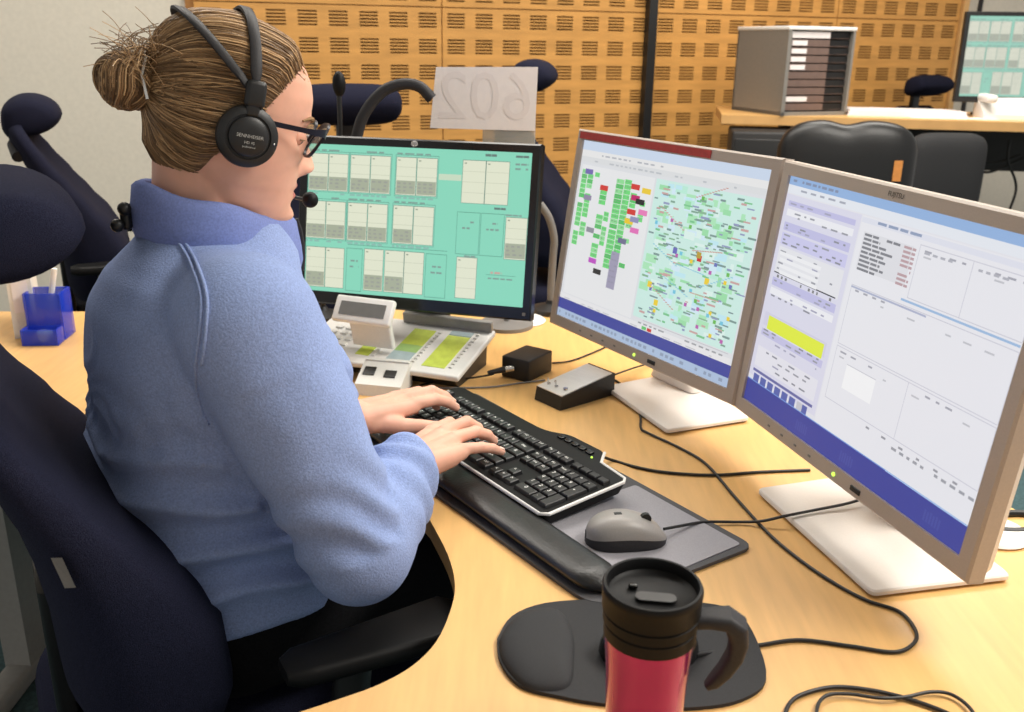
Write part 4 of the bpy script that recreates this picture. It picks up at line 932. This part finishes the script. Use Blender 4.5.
def swirl(cen, R, ax, n_, spread, rr):
    ax = ax.normalized(); u = ax.orthogonal().normalized(); v = ax.cross(u)
    for _ in range(n_):
        a0 = rnd.uniform(0, 2*PI); la = rnd.uniform(.8, 2.2)*PI; tilt = rnd.gauss(0, .5); rad_ = R*rnd.uniform(.86, 1.06); pts = []
        for k in range(15):
            a = a0+la*k/14; w_ = math.sin(tilt)*.85+.12*math.sin(3*a+tilt); q = u*math.cos(a)+v*math.sin(a); q = q*math.sqrt(max(.05, 1-w_*w_))+ax*w_*.85
            pts.append(cen+HX*(q.dot(HX)*rad_*1.08)+HYv*(q.dot(HYv)*rad_)+HZ*(q.dot(HZ)*rad_*.95))
        st_mb.tube(pts, rr, 4, False)
bn = MB(); bn.sph(tuple(BUN), (.030, .032, .031), 24, 16, HM); bo_ = bn.build('bun', 'hairbase', None, True, 180); bo_.parent = hair0
swirl(bunw, .0335, HX*.5+HZ*.35+HYv*.6, 260, .5, .0009); swirl(bunw, .0335, HX-HZ*.2-HYv*.5, 260, .5, .0009)
for _ in range(380):          # loose wisps round the bun and the nape
    b = HM @ (BUN+Vector((rnd.uniform(-.01, .055), rnd.uniform(-.035, .03), rnd.uniform(.012, .045)))); dv = (HX*rnd.uniform(-.5, .35)+HZ*rnd.uniform(.2, .9)+HYv*rnd.uniform(-.5, .5)); L = rnd.uniform(.02, .06); cu = HX*rnd.uniform(-.03, .05)+HZ*rnd.uniform(-.05, .0)+HYv*rnd.uniform(-.03, .03)
    st_mb.tube([b+dv*L*t+cu*t*t for t in [k/7 for k in range(8)]], .0005, 3, False)
for _ in range(70):
    a = rnd.choice((-1, 1))*rnd.uniform(.5, 1.0); p = head_point(hairline(.06, 0)+rnd.uniform(-.01, .01), a); b = HM @ p; dv = HZ*rnd.uniform(.0, .6)-HX*rnd.uniform(.4, 1.0); L = rnd.uniform(.02, .04)
    st_mb.tube([b+dv*L*t+(HM @ Vector((0, p.y, 0))-HC).normalized()*(.006*math.sin(PI*t)) for t in [k/5 for k in range(6)]], .0006, 3, False)
so = st_mb.build('strands', 'hair', None, True, 180); so.parent = hair0; stuff(so)
hc_ = MB(); q = HM @ Vector((-.098, -.030, .036)); hc_.tube([HM @ Vector((-.100, -.044, .012)), HM @ Vector((-.108, -.040, .036)), HM @ Vector((-.104, -.030, .058))], .0022, 8); o = hc_.build('hair_pin', 'chrome'); o.parent = hair0

# ---- fleece
fl_ = MB()
TT = [(.645, .004, .160, .188), (.69, .004, .164, .196), (.76, .006, .152, .188), (.84, .012, .150, .178), (.90, .022, .152, .178), (.96, .018, .144, .184), (1.02, .012, .128, .184), (1.06, .016, .112, .155), (1.085, .030, .104, .118), (1.105, .034, .090, .090), (1.12, .036, .082, .076)]
rings = []
for k in range(46):
    z = lerp(.645, 1.13, k/45); s0, hd, hw = interp(TT, z); ring = []
    for j in range(64):
        a = 2*PI*j/64; ca, sa = math.cos(a), math.sin(a); x = math.copysign(abs(ca)**.86, ca)*hd; y = math.copysign(abs(sa)**.86, sa)*hw
        if ca > 0: x += .022*bumpf(abs(y)-.075, .055)*bumpf(z-.90, .075)*ca
        ring.append(pw(s0+x, y, z+(-.012*ca if z < .7 else 0)))
    rings.append(ring)
fl_.loft(rings)
def sleeve(sh, el, wr, cuff, prm):
    for a, b, r0, r1 in prm: fl_.cap(a, b, r0, r1, 28)
# right sleeve
fa = (WR-ER).normalized(); CUR = ER.lerp(WR, .93)
sleeve(SR, ER, WR, None, [(pw(.01, .085, 1.030), SR, .078, .078), (SR, SR.lerp(ER, .5), .082, .074), (SR.lerp(ER, .5), ER, .074, .0605), (ER, ER.lerp(WR, .5), .0635, .058), (ER.lerp(WR, .5), ER.lerp(WR, .93), .058, .0445)])
sleeve(SL, EL, WL, None, [(pw(.01, -.08, 1.02), SL, .074, .072), (SL, SL.lerp(EL, .5), .079, .070), (SL.lerp(EL, .5), EL, .070, .060), (EL, EL.lerp(WL, .5), .058, .050), (EL.lerp(WL, .5), EL.lerp(WL, .80), .050, .042)])
flm = remesh(fl_, .0065, 7, .5)
bm = bmesh.new(); bm.from_mesh(flm); bm.normal_update()
e2w = (WR-ER); L2 = e2w.length; e2n = e2w/L2; u2s = (SR-ER); L3 = u2s.length; u2n = u2s/L3
for v in bm.verts:
    p = v.co; d = 0; r = p-C0; l = r.dot(PR); s = r.dot(PF); n1 = noise.noise(p*9)
    # distance to the right arm's two bones
    t1 = max(0, min(1, (p-ER).dot(e2n)/L2)); q1 = ER+e2w*t1; d1 = (p-q1).length; t2 = max(0, min(1, (p-ER).dot(u2n)/L3)); q2 = ER+u2s*t2; d2 = (p-q2).length
    onarm = min(d1, d2) < .095 and (d1 < .082 or t2 < .75)
    if onarm:
        if d1 <= d2:        # forearm: pushed-up wrinkles running round the sleeve
            along = t1*L2; d += .0060*math.sin(along*150+4*n1+2.5*noise.noise(p*14))*(.30+.9*t1)*bumpf(t1-.72, .42)
            d += .004*bumpf(t1-.98, .06)
        else:
            along = t2*L3; d += .0050*math.sin(along*95+3.5*n1+6*(p-q2).normalized().dot(PF))*bumpf(t2-.10, .22)+.0035*noise.noise(p*16+Vector((3, 1, 0)))
    else:
        zz = p.z
        # waist folds sag across the back
        ph = (zz+.10*s+.045*math.sin(l*9+1)+.020*n1)*112
        env = bumpf(zz-.76, .095)*1.0+.25*bumpf(zz-.86, .06)
        d += .0135*(1-2*abs(math.sin(ph*.5)))*env
        d += .003*noise.noise(p*6+Vector((5, 2, 0)))
        d += .0030*math.sin((l*.6-zz*.8+.3*n1)*70)*bumpf(zz-.92, .08)*.7
    v.co += v.normal*d
for _ in range(2): bmesh.ops.smooth_vert(bm, verts=bm.verts, factor=.2, use_axis_x=True, use_axis_y=True, use_axis_z=True)
bm.to_mesh(flm); bm.free()
fleece = pp_(link('fleece', flm, 'fleece', None, True, 180))
fl_bvh = BVHTree.FromPolygons([v.co for v in flm.vertices], [tuple(p.vertices) for p in flm.polygons])
# collar
cr = MB(); NC = 48
def crow(zoff, grow, inset=0):
    out = []
    for j in range(NC):
        a = 2*PI*j/NC; ca, sa = math.cos(a), math.sin(a); x = ca*(.084+grow-inset)+(.022*max(0, ca)**4); y = sa*(.078+grow-inset)*(1-.15*max(0, ca)); s0 = .034+x
        z = 1.130-.32*(s0-.03)+zoff+.003*math.sin(5*a); out.append(pw(s0, y, z))
    return out
cr.loft([crow(-.045, .006), crow(-.030, .010), crow(-.012, .009), crow(.006, .006), crow(.019, .004), crow(.0245, -.001), crow(.022, -.006), crow(.008, -.007), crow(-.02, -.008), crow(-.045, -.010)], False)
co = cr.build('collar', 'fleecetrim', None, True, 180); co.parent = fleece
zp = MB(); zf = [pw(.034+.084+.022+g, .004, 1.130-.32*(.110)+zo) for g, zo in ((.0045, .022), (.009, .006), (.011, -.012), (.011, -.03), (.008, -.048))]
zp.tube(zf, .0032, 8); o = zp.build('zip', 'darkgrey'); o.parent = fleece
def pix_on(bvh, x, y):
    r = ray(x, y).normalized(); h = bvh.ray_cast(CAM, r); return h
def seam(L, r=.0022, name='seam'):
    pts = []
    for p in catmull([Vector((x, y, 0)) for x, y in L], 8):
        h = pix_on(fl_bvh, p.x, p.y)
        if h[0] is not None: pts.append(h[0]+h[1]*r*.25)
    if len(pts) > 2: m = MB(); m.tube(pts, r, 8); o = m.build(name, 'fleece', None, True, 180); o.parent = fleece
seam([(172, 232), (190, 262), (201, 295), (200, 330), (196, 365), (198, 398), (208, 425)]); seam([(181, 236), (197, 264), (207, 296), (206, 330), (202, 365)])
# trousers, shoes
tr_m = MB()
for sd in (-1, 1):
    hip = pw(-.01, sd*.085, .615); kn = pw(.40, sd*.10, .585); an = pw(.43, sd*.10, .12)
    tr_m.cap(hip, kn, .105, .072, 24); tr_m.cap(kn, pw(.42, sd*.10, .34), .070, .062, 24); tr_m.cap(pw(.42, sd*.10, .34), an, .062, .052, 24)
tr_m.cap(pw(-.02, -.06, .63), pw(-.02, .06, .63), .125, .125, 24)
tm = remesh(tr_m, .011, 4); pp_(link('trousers', tm, 'trousers', None, True, 180))
for sd in (-1, 1):
    c = pw(.47, sd*.10, 0); M = Matrix((PF, -PR, PZ)).transposed().to_4x4(); M.translation = c
    s_ = MB(); s_.loft([[(x*1.0+.02, y, z) for x, y in rrect(.255*k, .09*k, .042*k, 6)] for k, z in ((1, 0), (1.02, .02), (.97, .04), (.7, .07))] + [[(x-.045, y, z) for x, y in rrect(.09, .075, .035, 6)] for z in (.085, .11)], True, M); pp_(s_.build('shoe', 'black'))

# ---- spectacles (worn, lifted off separately)
gl_ = thing('spectacles', 'navy framed spectacles worn by the woman', 'glasses', HM @ Vector((.10, 0, 0)))
gi = Matrix.Translation(-gl_.location)
def gput(o, par=None): o.parent = par or gl_; o.matrix_parent_inverse = gi if par is None else Matrix(); return o
def lens_pts(sd, k=1.0):
    out = []
    for j in range(28):
        a = 2*PI*j/28; x, z = math.cos(a), math.sin(a); x = math.copysign(abs(x)**.75, x)*.0265*k; z = math.copysign(abs(z)**.75, z)*.0205*k
        y = sd*.0335+x; out.append(Vector((.1045-.9*y*y*1.6+.5*(z-.010), y, z)))
    return out
for sd in (-1, 1):
    f_ = MB(); P = lens_pts(sd); N = len(P); rg = []
    for j in range(N):
        p = P[j]; c = Vector((p.x, sd*.0335, 0)); o_ = (p-c); o_.x = 0; o_.normalize(); th = .0032 if p.z > .006 else .0014
        rg.append([HM @ (p+o_*u*th+Vector((w_*.0017, 0, 0))) for u, w_ in ((-1, -1), (1, -1), (1, 1), (-1, 1))])
    rg.append(rg[0]); f_.loft(rg, False); gput(f_.build('rim', 'glassframe', None, True, 50))
    l_ = MB(); Q = lens_pts(sd, .98); l_.add([HM @ p for p in Q]+[HM @ (p+Vector((.0015, 0, 0))) for p in Q], [tuple(range(28)), tuple(range(28, 56))]+[(j, (j+1) % 28, 28+(j+1) % 28, 28+j) for j in range(28)]); gput(l_.build('lens', 'lens', None, True, 40))
    t_ = MB(); tp_ = [Vector((.1000, sd*.0610, .011)), Vector((.0955, sd*.0670, .0115)), Vector((.080, sd*.0745, .011)), Vector((.045, sd*.0790, .012)), Vector((.012, sd*.0815, .012)), Vector((-.012, sd*.0815, .003)), Vector((-.024, sd*.080, -.014))]
    P = catmull(tp_, 5); rg = []
    for i, p in enumerate(P):
        hgt = lerp(.0062, .0030, min(1, i/12)); rg.append([HM @ (p+Vector((0, y, z))) for y, z in ((-.0013, -hgt), (.0013, -hgt), (.0013, hgt), (-.0013, hgt))])
    t_.loft(rg); gput(t_.build('temple', 'glassframe', None, True, 50))
b_ = MB(); b_.tube([HM @ Vector((.1035+.002*math.cos(t*PI/2), y, .004+.003*math.cos(t*PI/2))) for t, y in ((-1, -.0085), (-.5, -.004), (0, 0), (.5, .004), (1, .0085))], .0022, 8); gput(b_.build('bridge', 'glassframe'))

# ---- headset
hs_ = thing('headset', 'black over-ear headset with split headband and boom microphone worn by the woman', 'headset', HM @ Vector((0, 0, .13)))
hinv = Matrix.Translation(-hs_.location)
def hput(o, par=None): 
    o.parent = par or hs_
    if par is None: o.matrix_parent_inverse = hinv
    return o
EX, EZ = .001, -.006
for sd in (-1, 1):
    M = HM @ Matrix.Translation((EX, sd*.078, EZ)) @ Matrix.Scale(.93, 4) @ Matrix.Rotation(-sd*PI/2, 4, 'X') @ Matrix.Rotation(0, 4, 'Z')
    c_ = MB(); c_.lathe([(.018, .0), (.030, .0), (.034, .006), (.0335, .014), (.028, .017), (.014, .017)], n=40, M=M, cap=False); hput(c_.build('ear_cushion', 'leather'))
    k_ = MB(); k_.lathe([(0, .010), (.032, .010), (.0365, .014), (.0375, .019), (.0365, .024), (.032, .0275), (.027, .0285), (.0262, .0265), (.0245, .0265), (.0236, .030), (.020, .0325), (.010, .0335), (0, .0338)], n=48, M=M); ko = hput(k_.build('ear_cup', 'black'))
    if sd == -1:
        for s_t, sz, yy in (('SENNHEISER', .0054, .001), ('HD 45', .0042, -.006), ('professional', .0030, -.0105)):
            v, f = textmesh(s_t, sz); m = MB(); m.add([HM @ (Vector((EX, -.078-.0341, EZ))+Vector((p.x, 0, p.y+yy))) for p in v], f); lo = hput(m.build('logo', 'logogrey', None, False), ko)
        MB_ = MB(); MB_.sph((.0295, -.078-.028, EZ-.003), .0013, 10, 8, HM); hput(MB_.build('screw', 'chrome'), ko)
    y_ = MB(); y_.rbox((EX+.002, sd*.101, EZ+.047), (.023, .011, .030), .005, HM); y_.rbox((EX+.001, sd*.1005, EZ+.033), (.015, .009, .022), .003, HM); hput(y_.build('yoke', 'black'))
for lean, w_, nm in ((-.06, .0062, 'headband'), (-.68, .0068, 'headband')):
    m = MB(); rg = []
    for k in range(41):
        a = lerp(-.05, PI+.05, k/40); yy = math.cos(a)*.1015; zz = math.sin(a)*(.1345-EZ-.045) ; hgt = zz
        c = Vector((EX+.002+hgt*math.tan(lean), yy*(1-.02*abs(lean)), EZ+.045+hgt*(1 if lean > -.2 else .82))); n_ = Vector((0, math.cos(a), math.sin(a)*.75)).normalized(); x_ = Vector((1, 0, 0))
        if k in (0, 40): pass
        ww = w_*(.75 if abs(a-PI/2) > 1.35 else 1)
        rg.append([HM @ (c+x_*(u*ww)+n_*(v*.0022)) for u, v in ((-1, -1), (1, -1), (1, .4), (.7, 1), (-.7, 1), (-1, .4))])
    m.loft(rg); hput(m.build(nm, 'darkgrey', None, True, 50))
m = MB(); m.tube([HM @ p for p in catmull([Vector((EX+.012, .100, EZ-.020)), Vector((.035, .098, -.040)), Vector((.070, .085, -.066)), Vector((.100, .055, -.080)), Vector((.112, .024, -.079))], 8)], .0026, 10); hput(m.build('microphone_boom', 'black'))
m = MB(); m.sph((.1145, .014, -.0775), (.0105, .0105, .0105), 18, 12, HM); hput(m.build('microphone', 'blacksoft'))
# cable clip behind the collar
cc = pix_on(fl_bvh, 134, 216); ccp = cc[0] if cc[0] is not None else pw(-.07, .05, 1.14)
m = MB(); m.rbox((0, 0, 0), (.012, .012, .024), .004, Matrix.Translation(pw(-.066, .0, 1.135))); m.sph(tuple(pw(-.068, .006, 1.149)), .008, 12, 8); m.sph(tuple(pw(-.078, .006, 1.130)), .008, 12, 8); hput(m.build('cable_clip', 'black'))
m = MB(); m.tube(catmull([pw(-.066, .0, 1.14), pw(-.058, -.01, 1.150), pw(-.03, -.060, 1.150), HM @ Vector((-.02, .105, -.06)), HM @ Vector((EX, .103, EZ-.034))], 6), .0016, 8); hput(m.build('cable', 'rubber'))
# ------------------------------------------------------------------ back desk and what stands on it
BZ = 1.052
bd = thing('desk', 'raised maple desk against the far perforated wall', 'desk')
l0 = atY(722, 112, 4.2); r0 = atY(1024, 126, 4.0)
fl = Vector((l0.x, l0.y, 0)); fr_ = Vector((r0.x, r0.y, 0)); ed = (fr_-fl).normalized(); nb = Vector((-ed.y, ed.x, 0))
BZ = (l0.z+r0.z)/2+.003
fr2 = fr_+ed*.9
pb = [fl, fr2, fr2+nb*.62, fl+nb*.62+ed*.0]
g = MB(); g.mi = 0; g.prism([(p.x, p.y) for p in pb], BZ-.004, BZ); g.mi = 1; g.prism([(p.x, p.y) for p in pb], BZ-.04, BZ-.004); g.build('desktop', ['desk', 'deskedge'], bd, False)
yb_ = math.atan2(ed.y, ed.x)
for t in (.44, .62, 2.0):
    p = fl+ed*t+nb*.35; desk_leg(p.x, p.y, yb_, BZ-.04, bd, 0, .6)
p = fl+ed*.9+nb*.5; o = MB().box((0, 0, BZ-.16), (1.2, .02, .2)).build('cable_tray', 'underside', bd, False); o.location = (p.x, p.y, 0); o.rotation_euler = (0, 0, yb_)

def rotz(a): return Matrix.Rotation(a, 4, 'Z')
cp1 = atY(781, 112, 4.15); ya = math.radians(19)
cbn = thing('drawer_cabinet', 'grey desktop drawer cabinet with ten shallow drawers on the back desk', 'drawer cabinet', (cp1.x, cp1.y, BZ), ya)
CW, CD, CHh = .34, .40, .355
mb = MB(); mb.box((.009, CD/2, CHh/2), (.018, CD, CHh)); mb.box((CW-.006, CD/2, CHh/2), (.012, CD, CHh)); mb.box((CW/2, CD-.006, CHh/2), (CW, .012, CHh)); mb.box((CW/2, CD/2, .008), (CW, CD, .016)); mb.build('case', 'greybox', cbn, False)
MB().rbox((CW/2, CD/2, CHh+.006), (CW+.006, CD+.006, .016), .004).build('top', 'white', cbn)
for k in range(10):
    z = .020+(CHh-.024)*(k+.5)/10; h = (CHh-.024)/10-.005
    dr_ = MB(); dr_.box((CW*.34, .19, z), (CW*.60, .36, h)); dr_.box((CW*.80, .20, z-h/2+.002), (CW*.30, .36, .004)); dr_.mi = 0
    d_ = dr_.build('drawer', 'brown', cbn, False); MB().box((CW*.81, .05, z), (CW*.29, .06, h*.9)).build('pull_recess', 'black', d_, False)
    if k in (1, 5, 6, 7, 8): MB().box((CW*(.19 if k != 1 else .22), .0085, z), (CW*(.22 if k != 1 else .32), .002, h*.7)).build('label_card', 'paper', d_, False)
    if k == 9: MB().box((CW*.34, .0085, z), (CW*.58, .002, h*.9)).build('label_card', 'paper', d_, False)
q = fl+ed*.72+nb*.18; pa = MB()
st_ = thing('paper_stack', 'thick white paper stack lying flat on the back desk beside the drawer cabinet', 'papers', (q.x, q.y, BZ), yb_)
sp = atY(906, 112, fl.y-.02); st_.location = (sp.x+.03, sp.y+.12, BZ)
for k in range(4): MB().box((.004*(k % 2), .003*k, .003+.0065*k), (.50-.004*k, .21, .006)).build('sheet_bundle', 'paper', st_, False)
sp2 = atY(955, 119, 4.14); o = MB().box((0, 0, .001), (.36, .10, .002)).build('paper_sheet', 'paper', None, False); o.location = (sp2.x, sp2.y+.03, BZ); o.rotation_euler[2] = yb_
tag(o, 'single white sheet at the front edge of the back desk', 'papers')
mc = atY(1012, 57, 4.25)
mB = thing('monitor', 'black framed monitor on the back desk at the far right edge', 'monitor', (mc.x, mc.y, BZ), -.12)
ex = MB(); e4 = frame_mesh(ex, .46, .335, .018, .03, None, .026); hmB = Matrix.Translation((0, 0, mc.z-BZ)) @ Matrix.Rotation(-.05, 4, 'X')
sx_ = mc.x; left = atY(963, 57, 4.25); mB.location.x = left.x+.23+.018
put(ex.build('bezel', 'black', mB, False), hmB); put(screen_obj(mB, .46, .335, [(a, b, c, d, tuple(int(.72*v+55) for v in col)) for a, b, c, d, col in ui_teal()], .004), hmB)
nk = MB(); nk.rbox((0, .06, (mc.z-BZ)/2+.01), (.07, .03, mc.z-BZ), .01); nk.build('neck', 'black', mB); MB().rbox((0, .05, .007), (.24, .2, .013), .005).build('stand_base', 'black', mB)
tp = atY(1003, 113, 4.1); tl = thing('telephone', 'white desk telephone below the monitor at the far right', 'telephone', (tp.x+.03, tp.y+.03, BZ), yb_)
MB().loft([[(x, 0, 0), (x, .16, 0), (x, .16, .085), (x, .13, .09), (x, .0, .02)] for x in (-.09, .16)]).build('body', 'white', tl, True, 20); MB().rbox((-.07, .07, .085), (.045, .19, .035), .014, Matrix.Rotation(.45, 4, 'X') if False else None).build('handset', 'white', tl)
MB().box((.06, .145, .0892), (.10, .02, .002)).build('display', 'lcd', tl, False)
# far headrest chair
bc4 = atY(947, 88, 5.0); operator_chair((bc4.x+.06, bc4.y+.02, 0), math.radians(-60), 'navydark', 'dark operator chair behind the back desk, only its headrest showing beside the far monitor', 'empty navy operator chairs' if False else None, dz=bc4.z-1.14, arms=False)
def task_chair(loc, yaw, label, W, zt, zb, lobes, m):
    ch = thing('task_chair', label, 'chair', loc, yaw); rings = []
    for k in range(33):
        t = k/32*2-1; y = t*W/2; e = max(.03, 1-abs(t)**5)**.5; top = zt+(lobes*(-math.exp(-((t-.05)/.22)**2)+.25*math.cos(t*3.0))); ring = []
        for j in range(28):
            a = 2*PI*j/28; ca, sa = math.cos(a), math.sin(a); hz = (top-zb)/2; hz_ = hz*(.55+.45*e)
            ring.append((-.23+math.copysign(abs(ca)**.7, ca)*.055*e, y, (top+zb)/2+math.copysign(abs(sa)**.45, sa)*hz_))
        rings.append(ring)
    MB().loft(rings).build('backrest', m, ch, True, 60)
    MB().loft([[(x+.02, y, z) for x, y in rrect(.48*k, W*.98*k, .10*k, 6)] for k, z in ((.9, .40), (1, .43), (1, .48), (.92, .50))]).build('seat', m, ch, True, 60)
    MB().loft([[(x0+x, y, z) for x, y in rrect(.03, .08, .01)] for x0, z in ((-.1, .39), (-.26, .45), (-.27, zb+.1))]).build('back_bracket', 'black', ch)
    MB().cyl((0, 0, .09), (0, 0, .41), .03, .025).build('gas_lift', 'black', ch)
    for k in range(5):
        a = 2*PI*k/5; lg = MB(); lg.tube([(0, 0, .105), (.15*math.cos(a), .15*math.sin(a), .095), (.29*math.cos(a), .29*math.sin(a), .075)], [.028, .022, .016], 8); lo = lg.build('leg', 'black', ch)
        MB().cyl((.29*math.cos(a)-.02*math.sin(a), .29*math.sin(a)+.02*math.cos(a), .03), (.29*math.cos(a)+.02*math.sin(a), .29*math.sin(a)-.02*math.cos(a), .03), .03, .03, 14).build('castor', 'black', lo)
    return ch
lp = atY(860, 122, 3.3); tc_ = task_chair((lp.x, lp.y+.23, 0), math.radians(82), 'black leather task chair with a lobed back in front of the back desk', .47, lp.z+.005, .62, .018, 'leather')
for sd in (-1, 1): MB().rbox((-.02, sd*.27, .68), (.25, .06, .03), .012).build('armrest', 'blacksoft', tc_); MB().tube([(-.02, sd*.27, .67), (-.02, sd*.27, .5), (0, sd*.2, .43)], .016).build('armrest_post', 'black', tc_)
MB().box((-.2845, -.165, .94), (.003, .028, .07)).build('tag', 'orange', tc_, False)
lp = atY(942, 132, 3.95); task_chair((lp.x, lp.y+.20, 0), math.radians(95), 'low black fabric chair pushed in under the back desk on the right', .34, lp.z, .66, .0, 'padblack')
ep = atY(768, 129, 4.05); ec = thing('equipment_cabinet', 'black equipment cabinet standing under the left end of the back desk', 'cabinet', (ep.x, ep.y+.12, 0), yb_)
MB().rbox((0, 0, ep.z/2), (.26, .3, ep.z-.02), .012).build('case', 'underside', ec); MB().rbox((0, -.152, ep.z/2), (.235, .012, ep.z-.08), .004).build('door', 'black', ec)
for i in (-1, 1):
    for j in (-1, 1): MB().cyl((.1*i, .12*j, 0), (.1*i, .12*j, .02), .015).build('foot', 'black', ec)
for i, L in enumerate((((1010, 140), (1008, 160), (1016, 190), (1000, 230)), ((975, 160), (995, 163), (1020, 155)), ((970, 168), (990, 172), (1024, 158)))):
    c5 = MB(); c5.tube(catmull([atY(x, y, 4.28+.02*i) for x, y in L], 8), .006); tag(c5.build('cable', 'rubber'), ('black cable hanging straight down under the back desk at far right', 'upper slack cable sagging under the back desk at far right', 'lower slack cable sagging under the back desk at far right')[i], 'cable')
